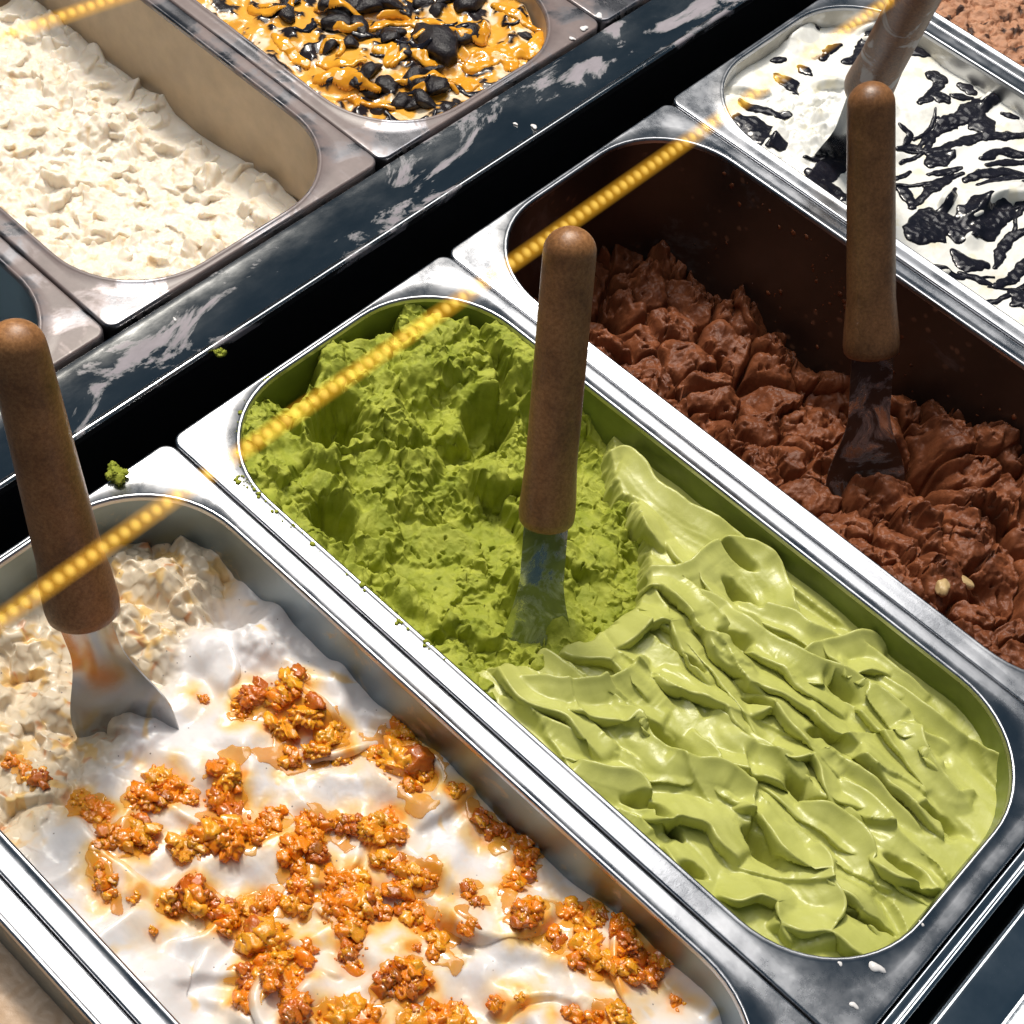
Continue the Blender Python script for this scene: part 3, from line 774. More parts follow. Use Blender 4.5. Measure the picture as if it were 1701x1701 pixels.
CLUMPS = [[(105.7,119.0,6.1,2),(105.7,112.6,3.9,0),(112.6,123.1,3.9,0),(112.3,132.5,5.2,1),(115.7,128.1,3.5,0)],[(90.0,104.8,2.1,0)],[(122.6,117.9,5.2,1),(126.8,127.0,6.1,1),(137.5,128.9,6.1,1),(139.5,121.7,5.2,1),(134.7,112.0,4.3,0),(146.2,127.2,3.5,1)],[(166.0,141.8,9.5,1),(156.2,150.1,5.2,0),(157.1,138.5,4.3,0),(173.5,145.1,4.3,1),(174.7,137.2,3.5,0)],[(123.2,87.8,5.6,1),(129.1,82.1,5.6,0),(137.0,80.1,5.2,2),(138.6,70.3,6.1,0),(144.7,70.9,6.9,0),(144.7,78.1,5.2,0)],[(136.3,58.0,4.8,1),(139.3,62.5,3.9,0)],[(149.6,86.0,4.8,0),(148.5,90.7,3.5,0),(151.5,79.4,3.0,0)],[(157.6,98.6,4.3,0),(162.8,102.6,3.5,0),(167.9,108.0,3.9,2)],[(164.6,85.9,5.2,0),(164.8,93.2,4.8,0),(170.9,82.6,3.5,0),(171.0,91.1,3.9,2)],[(177.4,113.5,5.2,1),(177.6,122.4,3.9,0),(185.4,117.4,3.9,0),(172.1,110.9,3.5,2)],[(107.1,69.5,5.2,1),(113.4,70.2,4.8,0),(109.2,58.4,5.2,0),(112.1,63.0,4.3,2),(121.0,72.2,3.5,0)],[(100.4,43.5,4.8,0),(92.0,43.3,3.0,1),(104.5,44.8,3.5,0)],[(77.2,36.7,3.5,2),(71.0,34.6,2.6,0),(63.0,35.1,3.0,0)],[(119.2,50.1,4.8,1),(114.7,41.2,4.3,0),(119.3,43.2,3.9,0),(124.8,48.9,3.5,0),(115.9,36.8,3.0,0)],[(126.3,28.4,3.6,0),(120.7,30.7,2.2,0),(131.2,26.7,2.6,0)],[(138.8,31.8,1.9,1)],[(152.3,29.1,1.6,0)],[(147.4,47.4,6.1,2),(147.9,41.2,4.3,2),(154.0,48.7,4.8,2),(159.7,51.9,4.8,2)],[(167.2,48.9,3.9,0),(166.1,54.5,3.5,0),(168.4,59.5,4.3,1),(171.9,67.2,4.2,0)],[(182.4,55.3,7.8,1),(178.1,52.2,4.3,0),(190.2,55.4,4.3,1),(188.5,49.8,3.9,0)],[(188.9,42.6,4.3,2),(194.3,35.5,4.3,0),(192.8,40.2,3.5,0),(195.7,46.9,4.3,0),(200.6,51.8,4.8,0),(196.3,61.6,3.9,0),(207.7,46.5,4.8,0),(211.5,43.0,4.3,2)],[(175.9,78.1,4.3,0),(179.5,72.3,3.9,1),(181.3,76.8,3.5,0)],[(182.6,89.1,4.3,0),(190.1,83.2,6.1,0),(195.1,89.6,6.9,1),(188.4,92.3,4.8,0),(196.9,94.2,4.8,1),(201.5,93.5,3.9,0),(199.4,81.9,5.2,0),(205.4,74.8,4.8,2),(211.9,71.1,3.5,0)],[(193.8,110.5,3.9,0),(188.5,109.2,3.9,1),(201.1,111.0,4.3,1),(201.3,104.3,4.3,0),(206.3,113.6,3.9,0)],[(186.5,95.9,4.8,1),(193.9,92.5,4.8,1),(185.4,90.7,3.9,0)],[(209.9,102.2,4.3,0),(217.1,102.7,4.3,0),(224.8,101.3,3.9,1),(229.8,109.1,3.5,0),(227.5,96.1,3.0,0)],[(223.4,77.7,4.8,2),(227.0,82.7,4.8,0),(232.0,83.9,3.9,0),(224.7,71.4,3.5,2),(231.5,77.0,3.5,0)],[(189.4,146.6,3.3,1)],[(202.5,146.8,3.9,2),(209.2,146.5,3.9,2),(213.9,149.9,3.5,2)],[(220.6,151.0,3.9,0),(226.6,147.2,3.9,0),(231.3,143.6,3.0,2),(230.8,134.6,3.9,0)],[(242.5,130.1,5.2,0),(245.0,126.0,3.9,2),(241.2,126.1,3.5,0)],[(221.2,120.6,3.0,2),(226.4,119.1,2.4,2)],[(253.4,142.7,4.3,0),(259.9,147.9,4.3,1),(254.0,132.5,3.0,0),(258.4,130.3,3.0,2),(266.1,136.8,5.6,1),(273.6,135.2,4.3,1),(266.6,129.4,3.9,0),(270.1,148.9,4.3,0),(276.3,147.2,4.3,2),(279.9,139.0,4.3,0),(286.1,138.7,3.9,0),(282.6,147.0,3.9,2),(287.7,152.2,3.9,0),(289.4,146.0,3.5,0)],[(303.1,144.4,2.4,0)],[(257.5,98.3,2.8,0)],[(261.9,105.2,1.9,1)],[(247.6,78.2,6.1,0),(252.5,85.7,4.3,1),(242.1,72.7,5.2,1),(247.6,85.7,3.5,0)],[(223.2,56.1,6.1,1),(229.3,59.8,5.2,0),(220.8,51.2,5.2,1)],[(280.4,112.6,3.9,0)],[(292.2,122.0,5.2,1),(287.2,118.3,3.5,0)],[(205.4,160.3,2.2,0)],[(222.1,92.6,1.6,0)]]
# syrup that has run out of the crumble stains the cream; the scraped end is beige with yellow patches
colr = np.zeros(u.shape + (4,)); 
beige = np.array([.66, .54, .37]); yel = np.array([.70, .42, .07]); org = np.array([.55, .20, .02])
nzb = fbm(u / 9, v / 9, 110, 3)
ya = sstep(.08, .32, nzb) * .85
for k in range(3): colr[..., k] = beige[k] * (1 - ya) + yel[k] * ya
sc2 = scr * .85
oa = sstep(.28, .5, fbm(u / 7, v / 7, 111, 3)) * scr
for k in range(3): colr[..., k] = colr[..., k] * (1 - oa) + org[k] * oa
alpha = sc2.copy()
near_ = np.full(u.shape, 99.)
wob_ = 3.2 * fbm(u / 7, v / 7, 112, 3)
for cl in CLUMPS:
    for (x, y, r, c) in cl:
        near_ = np.minimum(near_, np.hypot(u - x, v - y) - r)
near_ = near_ + wob_
gate = sstep(-.25, .25, fbm(u / 16, v / 16, 113, 2))
halo = sstep(11, 1.5, near_) * (.3 + .65 * gate)
core = sstep(3.6, .8, near_) * (.5 + .5 * gate)
vein = sstep(.80, .93, ridged((u + 4 * pn(u / 10, v / 10, 7)) / 30, v / 24, 120, 2)) * .7 * gate
halo = np.maximum(halo, vein)
stain = np.clip(np.maximum(halo, core), 0, .95) * (1 - scr)
yst = np.array([.84, .53, .13]); ost = np.array([.82, .33, .02])
for k in range(3):
    cs_ = yst[k] * (1 - core) + ost[k] * core
    colr[..., k] = np.where(alpha + stain > 1e-4, (colr[..., k] * alpha + cs_ * stain) / np.maximum(alpha + stain, 1e-4), .8)
colr[..., 3] = np.clip(alpha + stain, 0, 1)
f.col = colr
mass_white = f.build("cream_mass", M_white, go)
f_white = f

LOBES = lump_variants(9, 4, 3.0, .85, .20, 3, 4); MIDS = lump_variants(9, 3, 1.8, .8, .24, 6, 4); GRAIN = lump_variants(7, 1, 1.9, 1.0, .25, 4, 2); ROTS = [rotm(900 + i) for i in range(40)]
M_syrup = food("amber_syrup", (.80, .30, .012), (.90, .46, .05), 60, .10, 0, bump_s=.1, bump_scale=300, spec=.6, coat=.8)
_N, _L = M_syrup.node_tree.nodes, M_syrup.node_tree.links
_t = _N.new("ShaderNodeBsdfTransparent"); _x = _N.new("ShaderNodeMixShader"); _x.inputs[0].default_value = .62
_L.new(_t.outputs[0], _x.inputs[1]); _L.new(_N["Principled BSDF"].outputs[0], _x.inputs[2]); _L.new(_x.outputs[0], _N["Material Output"].inputs["Surface"])
_rs = random.Random(17)
for k, cl in enumerate(CLUMPS):
    if len(cl) < 2: continue
    P = [(c[0] + _rs.gauss(0, 1.5), c[1] + _rs.gauss(0, 1.5)) for c in cl[:5]]
    P = [(P[0][0] + _rs.gauss(0, 4), P[0][1] + _rs.gauss(0, 4))] + P + [(P[-1][0] + _rs.gauss(2, 5), P[-1][1] + _rs.gauss(-2, 5))]
    ribbon("syrup_pool", mass_white, f_white, P, 1.15 * sum(c[2] for c in cl) / len(cl) + .6, .45, M_syrup, .6, k * 2.3, 0, 0, .5, .12)
CLUMP_LABELS = ["rust-red and golden crumble clump nearest the tip of the bare blade, toward the pistachio pan",
 "single small orange crumb lying alone just beyond the blade's edge",
 "flat golden-yellow crumble patch below the rust-red clump near the blade",
 "big round golden crumble clump against the steel wall of the cream pan",
 "tall orange crumble column in the middle of the cream, golden at its upper end",
 "golden two-lobed crumble clump joined to the foot of the tall orange column",
 "orange crumble clump just right of the tall orange column",
 "short orange row of crumble with a reddish end, right of the tall column",
 "orange crumble clump hanging below the short reddish-ended row",
 "golden crumble clump halfway between the big round clump and the tall column",
 "orange and gold crumble clump on the edge between scraped beige and white cream",
 "orange crumble clump with golden tip near the lower flange, below the blade",
 "dark rust crumble clump lodged in the scraped beige gelato at the picture's left edge",
 "curved orange crumble clump with a golden lump, second nearest the lower flange",
 "small elongated orange crumble drip nearest the lower flange of the cream pan",
 "tiny golden crumb beside the elongated drip near the lower flange",
 "tiny round orange crumb alone on white cream below the golden crumb",
 "dark reddish-brown crumble clump, the darkest large one in the lower left cream",
 "orange crumble row leading right from the dark reddish-brown clump",
 "large golden crumble ball at the lower left, above the bottom chain",
 "long orange-brown crumble chain at the bottom, under the large golden ball",
 "small upright orange crumble clump left of the largest central heap",
 "largest central crumble heap, gold on top with a brown tail below",
 "orange-gold crumble clump right of the largest central heap",
 "golden crumble clump joined to the right flank of the largest central heap",
 "diagonal orange crumble run below the small brown crumb in the hollow",
 "brown-orange crumble clump beside a dark hollow near the bottom",
 "small golden crumb at the wall just under the big round clump",
 "dark brown crumble row tucked in the shade of the steel wall",
 "orange crumble clump where the dark row along the wall ends",
 "compact orange-brown crumble clump between the wall and the white peak",
 "small brown crumb sunk in a hollow of the white cream",
 "widest crumble heap at the lower right, gold in the middle, rust at its edge",
 "lone orange crumb nearest the near end of the cream pan",
 "small lone orange crumb on yellow-stained cream at the bottom",
 "tiny golden crumb on the yellow-stained cream at the bottom",
 "orange and gold crumble heap cut by the bottom edge, left of the yellow-stained cream",
 "golden crumble heap cut by the bottom edge, lowest at the centre left",
 "small orange crumble clump cut by the bottom edge, right of the yellow-stained cream",
 "golden crumble clump at the bottom edge below the widest heap",
 "tiny orange crumb in the shade of the wall between golden crumb and dark row",
 "tiny orange crumb between the diagonal run and the yellow-stained cream"]
CC = {0: (.92, .225, .004), 1: (1.0, .37, .018), 2: (.52, .10, .008)}
for k, cl in enumerate(CLUMPS):
    Vs, Fs, Cs = [], [], []; nv = 0
    cx = sum(c[0] for c in cl) / len(cl); cy = sum(c[1] for c in cl) / len(cl)
    zb = float(min(f_white.z(c[0], c[1]) for c in cl))
    for j, (x, y, r, c) in enumerate(cl):
        r *= 1.12
        rr = random.Random(k * 31 + j)
        z0 = float(f_white.z(x, y))
        cc = np.array(CC[c])
        def put(V, F, R, sc, off, colour, al=.8):
            global nv
            Vs.append((V @ R) * sc + off); Fs.append(F + nv); nv += len(V); Cs.append(np.tile([*colour, al], (len(V), 1)))
        V, F = (LOBES if r > 4.5 else MIDS)[(k * 3 + j) % 9]
        put(V, F, ROTS[(k * 7 + j) % 40], np.array([r, r, r * .66]) * .98, np.array([x - cx, y - cy, z0 - zb + r * .10]), cc * rr.uniform(.85, 1.1))
        for q in range(4 if r > 3 else 2):
            a = rr.uniform(0, 6.28); ra = rr.uniform(.4, .95); gr = r * rr.uniform(.3, .62)
            V, F = MIDS[rr.randrange(9)]
            put(V, F, ROTS[rr.randrange(40)], gr * np.array([1.25, 1, .7]), np.array([x + r * ra * math.cos(a) - cx, y + r * ra * math.sin(a) - cy, z0 - zb + r * .5 * math.sqrt(1 - ra * ra) + gr * .1]), np.array(CC[c if rr.random() < .6 else rr.choice((0, 1, 1, 2))]) * rr.uniform(.75, 1.2))
        for q in range(int(3 + .12 * r * r)):
            a = rr.uniform(0, 6.28); ra = math.sqrt(rr.random()) * 1.2; gr = rr.uniform(.4, 1.2)
            gz = r * (.12 + .6 * math.sqrt(max(1 - min(ra, 1) ** 2, 0)))
            V, F = GRAIN[rr.randrange(7)]
            put(V, F, ROTS[rr.randrange(40)], gr * np.array([1.3, 1, .8]), np.array([x + r * ra * math.cos(a) - cx, y + r * ra * math.sin(a) - cy, (z0 if ra < 1 else float(f_white.z(x + r * ra * math.cos(a), y + r * ra * math.sin(a)))) + gz * (ra < 1) - zb]), np.array(CC[rr.choice((c, c, 0, 1))]) * rr.uniform(.75, 1.2))
    o = link("crumble_clump", np.vstack(Vs) * MM, np.vstack(Fs), M_crumble, loc=(cx * MM, cy * MM, zb * MM))
    at = o.data.color_attributes.new("mixin", 'FLOAT_COLOR', 'POINT'); at.data.foreach_set("color", np.vstack(Cs).astype(np.float32).ravel())
    tag(o, CLUMP_LABELS[k], "crumble", "orange sugar crumble on the white cream")

# ================================================================== white gelato with dark chocolate
gv = gelato("vanilla_gelato", "white gelato streaked with dark chocolate sauce", 0, 495)
f = Field(2, 300, 6, 160, .65)
u, v = f.X, f.Y
f.H[:] = -11 + 4 * fbm(u / 40, v / 40, 121, 2)
rs = random.Random(9)
for k in range(48):
    x = rs.uniform(5, 290); y = rs.uniform(8, 158); a = rs.gauss(1.1, .5); L_ = rs.uniform(16, 42); c_ = rs.uniform(-.6, .6)
    P = [(x + L_ * t * math.cos(a + c_ * t), y + L_ * t * math.sin(a + c_ * t)) for t in (-.5, -.2, .15, .5)]
    f.sheet(P, rs.uniform(5, 10), rs.choice((-1, 1)), rs.uniform(10, 20), float(f.z(x, y)) - 3, 2.4, .6, 200 + k, .1, 1.4, .1)
f.blur(5)
cr = np.exp(-(((u - 55) / 26) ** 2 + ((v - 62) / 30) ** 2))
c1, c2, ci = worley(u / 6 + .5 * pn(u / 5, v / 5, 122), v / 6, 14)
f.H += cr * (6 * (.55 - c1) + 1.6 * fbm(u / 2.2, v / 2.2, 123, 3)) + .3 * fbm(u / 3, v / 3, 124, 3)
f.H = np.minimum(f.H, -2)
colr = np.zeros(u.shape + (4,)); colr[..., :3] = (.74, .66, .42); colr[..., 3] = .5 * sstep(.1, .45, fbm(u / 12, v / 12, 125, 3))
f.col = colr
mass_v = f.build("gelato_mass", M_vanilla, gv)
OREO = [([[21.8,533.1],[27.4,537.2],[35.4,541.8],[42.4,547.7]],1.2),([[27.7,522.1],[35.9,524.5],[45.5,523.3],[52.9,524.7]],3.3),([[67.7,523.9],[74.6,537.1],[79.3,544.0]],0.7),([[78.6,518.7],[82.8,526.1],[81.9,534.8],[81.7,544.4]],2.6),([[83.1,514.5],[95.1,516.9],[102.3,518.3]],2.4),([[27.1,598.9],[24.7,610.0],[25.9,618.5]],1.1),([[36.6,607.9],[39.1,616.5],[35.0,628.4],[34.5,639.3],[34.1,650.4]],1.7),([[9.3,575.5],[13.3,581.8]],0.9),([[21.9,584.1],[30.0,583.1]],1.2),([[19.7,567.7],[28.5,567.7],[33.2,565.4]],1.7),([[6.0,624.1],[9.2,617.8]],0.8),([[57.3,644.7],[62.6,654.0],[69.4,656.8]],2.4),([[84.4,658.3],[93.2,658.0]],3.1),([[75.1,635.8],[80.0,639.1]],2.2),([[82.1,636.1],[84.0,624.8],[83.4,613.3]],1.2),([[85.0,623.4],[91.7,626.1]],1.9),([[90.1,643.2],[97.9,644.4]],1.5),([[92.5,631.2],[100.1,639.0]],0.9),([[100.0,609.7],[105.0,621.0],[105.6,635.0],[109.7,648.0]],2.2),([[112.0,629.5],[122.0,620.7]],2.9),([[117.9,641.9],[126.0,646.5]],0.5),([[103.2,582.7],[102.0,596.5],[102.9,605.4],[107.3,613.4]],0.8),([[108.9,584.5],[113.8,595.5],[117.1,607.1],[123.7,620.1],[132.2,630.4],[137.5,639.4]],1.3),([[131.7,601.7],[134.9,615.7],[146.7,624.8]],1.1),([[136.0,599.4],[140.2,609.5],[149.0,621.3]],0.7),([[119.2,569.5],[122.0,575.3],[127.7,587.1]],0.8),([[114.4,578.5],[117.4,592.2]],2.1),([[134.7,580.7],[140.4,594.7],[147.8,606.1],[155.8,610.6]],1.4),([[142.0,582.0],[148.4,596.9],[156.7,609.2]],0.8),([[127.6,543.5],[126.7,556.6],[128.1,570.4],[130.5,583.0]],0.9),([[123.2,559.7],[125.9,567.7]],0.5),([[140.8,526.6],[140.9,535.9],[143.6,543.7],[148.9,547.6]],4.5),([[152.9,547.6],[156.1,560.7],[160.9,575.6]],4.7),([[137.4,541.0],[139.8,553.2],[135.5,569.5]],0.8),([[114.3,549.1],[120.0,548.7],[126.9,542.6]],1.3),([[161.5,532.8],[170.1,531.6],[175.2,537.6]],2.2),([[169.8,522.4],[178.8,526.3],[187.1,529.4]],0.8),([[187.1,529.4],[189.7,541.1],[188.3,559.4]],1.3),([[179.6,542.7],[175.2,555.5],[174.6,568.6],[177.4,576.5]],1.1),([[160.3,586.8],[169.8,588.5]],0.8),([[198.3,533.7],[205.9,531.7]],3.1),([[96.4,574.5],[100.7,582.3],[108.9,584.5]],0.8),([[86.7,588.3],[94.4,587.4],[96.7,580.0]],0.7)]
for k, (P, w) in enumerate(OREO):
    ribbon("chocolate_ribbon", mass_v, f, P, w * 2.5 + .5, .7 + .2 * w, M_ribbon, .28, k * 1.37, 0, 495)
rs = random.Random(77)
for k in range(20):
    x = rs.uniform(95, 235); y = rs.uniform(15, 110); a = rs.gauss(1.15, .35); L_ = rs.uniform(20, 55)
    P = [(x + L_ * t * math.cos(a + .5 * t), y + L_ * t * math.sin(a + .5 * t)) for t in (-.5, -.2, .15, .5)]
    ribbon("chocolate_ribbon", mass_v, f, P, rs.uniform(.9, 2.0), .8, M_ribbon, .3, 90 + k * 1.7, 0, 0)

# ================================================================== cream gelato (far row)
gk = gelato("cream_gelato", "pale cream gelato with flaky, ruffled surface", FX, 165 + FO)
f = Field(90, 356, 6, 160, .6)
u, v = f.X, f.Y
f.H[:] = -62 + 10 * sstep(220, 340, u) + 5 * fbm(u / 45, v / 45, 131, 2) + 10 * np.exp(-(v - 10) / 25)
rs = random.Random(3)
for k in range(420):
    x = rs.uniform(92, 352); y = rs.uniform(8, 152); a = rs.gauss(.9, .6); L_ = rs.uniform(9, 26); c_ = rs.uniform(-.8, .8)
    P = [(x + L_ * t * math.cos(a + c_ * t), y + L_ * t * math.sin(a + c_ * t)) for t in (-.5, -.2, .15, .5)]
    f.sheet(P, rs.uniform(3.2, 7), rs.choice((-1, 1)), rs.uniform(6, 13), float(f.z(x, y)) - 1.8, 1.2, .8, 300 + k, .45, 1.3, .15)
edge = sstep(128, 140, v + 3 * pn(u / 12, v / 12, 133))
c1, c2, ci = worley(u / 5 + .7 * pn(u / 5, v / 5, 134), v / 5, 15)
f.blur(1)
f.H += (1 - edge) * (1.6 * (.5 - c1) + 1.3 * fbm(u / 3.4, v / 3.4, 135, 4)) + 3.5 * np.exp(-((v - 148) / 6) ** 2)
f.DX += (1 - edge) * 1.1 * pn(u / 3, v / 3, 136); f.DY += (1 - edge) * 1.1 * pn(u / 3, v / 3, 137)
colr = np.zeros(u.shape + (4,)); colr[..., :3] = (.66, .48, .26)
colr[..., 3] = .75 * sstep(.15, .5, fbm((u + v) / 9, (u - v) / 22, 138, 3)) * (1 - edge)
f.col = colr
f.build("gelato_mass", M_cream, gk)

# ================================================================== caramel and cookie gelato (far row)
ga = gelato("caramel_gelato", "vanilla gelato covered in caramel sauce between black cookie pieces", FX, 330 + FO)
f = Field(180, 358, 6, 160, .7)
u, v = f.X, f.Y
f.H[:] = -13 + 5 * fbm(u / 30, v / 30, 141, 2) + 2.5 * ridged(u / 14, v / 14, 142, 3)
rs = random.Random(13)
for k in range(30):
    x = rs.uniform(185, 350); y = rs.uniform(8, 152); a = rs.uniform(0, 3.1); L_ = rs.uniform(10, 28)
    P = [(x + L_ * t * math.cos(a + .5 * t), y + L_ * t * math.sin(a + .5 * t)) for t in (-.5, -.2, .15, .5)]
    f.swipe(P, rs.uniform(4, 8), rs.uniform(1.5, 3.5), rs.uniform(.6, 1.6), .4, None, 600 + k, 1.3)
f.H = np.minimum(f.H, -3)
colr = np.zeros(u.shape + (4,)); colr[..., :3] = (.74, .34, .02)
colr[..., 3] = sstep(-.28, -.1, fbm(u / 14, v / 14, 143, 3)) * .94
dk = sstep(.06, .16, fbm(u / 11, v / 11, 144, 4))
colr[..., :3] = colr[..., :3] * (1 - dk[..., None]) + np.array([.016, .011, .012]) * dk[..., None]
colr[..., 3] = np.maximum(colr[..., 3], dk)
f.H += dk * 1.6; f.blur(3)
f.col = colr
mass_c = f.build("gelato_mass", M_caramel_base, ga)
COOKIE = [(-113.6,438.7,7.7,1),(-111.5,459.2,5.0,1),(-136.3,429.6,3.8,1),(-132.6,426.0,3.2,1),(-142.3,405.9,3.0,1),(-165.1,421.4,5.4,0.4),(-171.9,418.6,4.1,0.5),(-157.5,414.3,5.4,0.4),(-150.1,418.0,4.1,0.5),(-148.0,396.2,3.2,0.6),(-182.1,394.5,3.8,1),(-188.2,392.5,2.7,0.8),(-95.9,413.0,4.1,0.8),(-88.7,416.7,4.1,0.8),(-89.2,403.3,3.6,0.7),(-86.0,404.7,3.4,0.7),(-94.8,396.6,3.4,0.7),(-112.8,389.8,3.4,0.6),(-109.6,398.9,3.6,1),(-122.2,398.9,3.8,0.7),(-121.8,423.2,2.9,1),(-107.0,416.3,4.5,0.4),(-100.7,424.1,3.2,0.4),(-166.6,433.8,5.4,1),(-159.0,437.5,5.4,1),(-156.0,445.7,4.5,1),(-126.6,479.7,5.0,1),(-144.3,463.2,3.6,1),(-144.5,447.2,2.3,1),(-133.8,460.7,2.7,1),(-89.4,483.9,2.0,0.8),(-119.7,389.0,3.2,0.5),(-99.4,385.9,3.2,0.5),(-189.1,406.9,3.6,0.8),(-137.8,471.3,3.6,0.8),(-134.1,477.5,2.7,0.8)]
CHUNK = lump_variants(5, 3, 1.6, .45, .14, 9, 9)
for k, (x, y, r, fl) in enumerate(COOKIE):
    r *= 2.1
    lx, ly = x - FX, y - 330 - FO
    V, F = CHUNK[k % 5]
    W_ = V * np.array([r * 1.15, r * (.5 + .4 * fl), r * .5]); a = k * 1.9
    W_ = W_ @ np.array(Matrix.Rotation(a, 3, 'Z')).T
    o = link("cookie_piece", W_ * MM, F, M_cookie, loc=(x * MM, y * MM, (float(f.z(lx, ly)) + r * .12) * MM))
    special = {0: "largest black cookie chunk, domed, in the caramel", 1: "black cookie chunk with caramel over it, beside the largest chunk", 10: "black cookie piece nearest the cream pan's rim"}
    where = "at the near end of the caramel pan" if x > -103 else "at the picture's top edge in the caramel" if x < -166 else "on the cream pan's side of the caramel" if y < 408 else "in the middle of the caramel pan"
    tag(o, special.get(k, "small black cookie piece " + where), "cookie", "black cookie pieces in the caramel")
    f.bumpg(lx, ly, r * .8, r * .6, r * .55)
_rs = random.Random(8)
for k in range(18):
    x = _rs.uniform(255, 350); y = _rs.uniform(14, 145); a = _rs.gauss(.9, .5); L_ = _rs.uniform(10, 30)
    P = [(x + L_ * t * math.cos(a + .9 * t), y + L_ * t * math.sin(a + .9 * t)) for t in (-.5, -.2, .15, .5)]
    ribbon("chocolate_ribbon", mass_c, f, P, _rs.uniform(.8, 2.2), .9, M_ribbon, .4, 50 + k * 1.3, 0, 0, .5, .3)
DRIZZLE = [([[-200.4,387.1],[-191.7,386.8],[-185.6,391.7],[-184.0,399.2],[-186.5,404.5]],2.0),([[-175.5,412.7],[-168.0,417.9],[-159.8,422.6],[-150.4,426.0]],1.8),([[-169.2,405.3],[-161.2,408.4],[-151.2,411.3],[-146.1,421.8]],1.1),([[-149.0,391.0],[-150.6,398.5],[-143.3,400.8],[-140.4,395.0]],1.3),([[-143.6,384.5],[-138.9,387.6],[-132.2,393.3],[-127.9,401.2]],2.0),([[-147.1,425.9],[-142.6,437.2],[-132.6,449.6],[-123.2,453.0]],2.5),([[-124.4,435.1],[-123.8,444.0],[-118.3,448.1],[-102.5,443.2],[-97.3,444.3]],2.0),([[-116.0,453.8],[-107.3,456.3],[-103.5,463.7],[-109.9,475.3]],2.4),([[-118.2,413.3],[-118.7,423.2],[-112.6,428.0],[-100.6,427.0]],1.8),([[-108.0,404.8],[-103.1,410.8],[-95.3,421.7],[-80.9,422.6]],1.4),([[-109.9,379.5],[-104.0,384.2],[-94.2,389.8]],1.4),([[-119.6,375.3],[-112.9,380.9],[-107.6,377.3]],1.3),([[-90.5,442.1],[-91.9,456.4],[-88.5,466.0],[-78.6,462.1]],4.5),([[-83.0,470.1],[-80.8,481.0],[-86.2,493.7]],3.3),([[-135.2,376.6],[-131.6,383.7],[-119.9,387.6],[-111.4,392.9]],3.6),([[-90.3,429.1],[-83.5,434.9],[-79.6,429.2]],3.3),([[-118.8,489.7],[-107.3,492.7],[-95.4,493.4],[-88.6,496.3]],2.0),([[-172.9,380.2],[-158.7,379.1],[-147.7,379.4]],2.5),([[-194.2,392.0],[-190.1,397.2]],2.7),([[-150.0,433.4],[-146.2,443.9],[-136.7,447.3]],1.3),([[-97.1,407.9],[-93.2,410.1],[-91.1,405.0]],1.3),([[-131.0,413.4],[-126.1,419.5],[-121.4,411.8]],2.5)]
for k, (P, w) in enumerate(DRIZZLE):
    ribbon("caramel_ribbon", mass_c, f, P, w * 1.5, .9 + .2 * w, M_caramel, .25, k * 2.1, FX, 330 + FO, .6, .3)
# ================================================================== gelato of which only a corner shows
gb = gelato("brown_gelato", "light brown rough gelato with dark chips in the top right corner", 0, 660)
f = Field(2, 150, 6, 120, .8)
u, v = f.X, f.Y
c1, c2, ci = worley(u / 9 + .6 * pn(u / 7, v / 7, 151), v / 9, 16)
f.H[:] = -10 + 4 * fbm(u / 25, v / 25, 152, 3) + 4 * (.5 - c1) + 1.6 * fbm(u / 3, v / 3, 153, 3) - 4 * sstep(.1, 0, c2 - c1)
f.H = np.minimum(f.H, -1)
colr = np.zeros(u.shape + (4,)); colr[..., :3] = (.035, .014, .010); colr[..., 3] = sstep(.22, .34, fbm(u / 8, v / 8, 154, 3)) * .95
f.col = colr
f.build("gelato_mass", M_brown, gb)
ge = gelato("beige_gelato", "smooth beige gelato with a dark swirl in the bottom left corner", 0, -165)
f = Field(60, 350, 60, 160, .9)
u, v = f.X, f.Y
f.H[:] = -24 + 3 * fbm(u / 30, v / 30, 161, 3) + .5 * fbm(u / 4, v / 4, 162, 2)
f.col = np.zeros(u.shape + (4,))
f.build("gelato_mass", M_beige, ge)
for k, P in enumerate([[(196, 128), (201, 136), (210, 138), (218, 133)], [(205, 124), (212, 129), (222, 124)], [(164, 132), (160, 138), (166, 143)]]):
    ribbon("chocolate_ribbon", ge, f, P, 2.2, .8, M_ribbon, .4, k + 3, 0, 0)
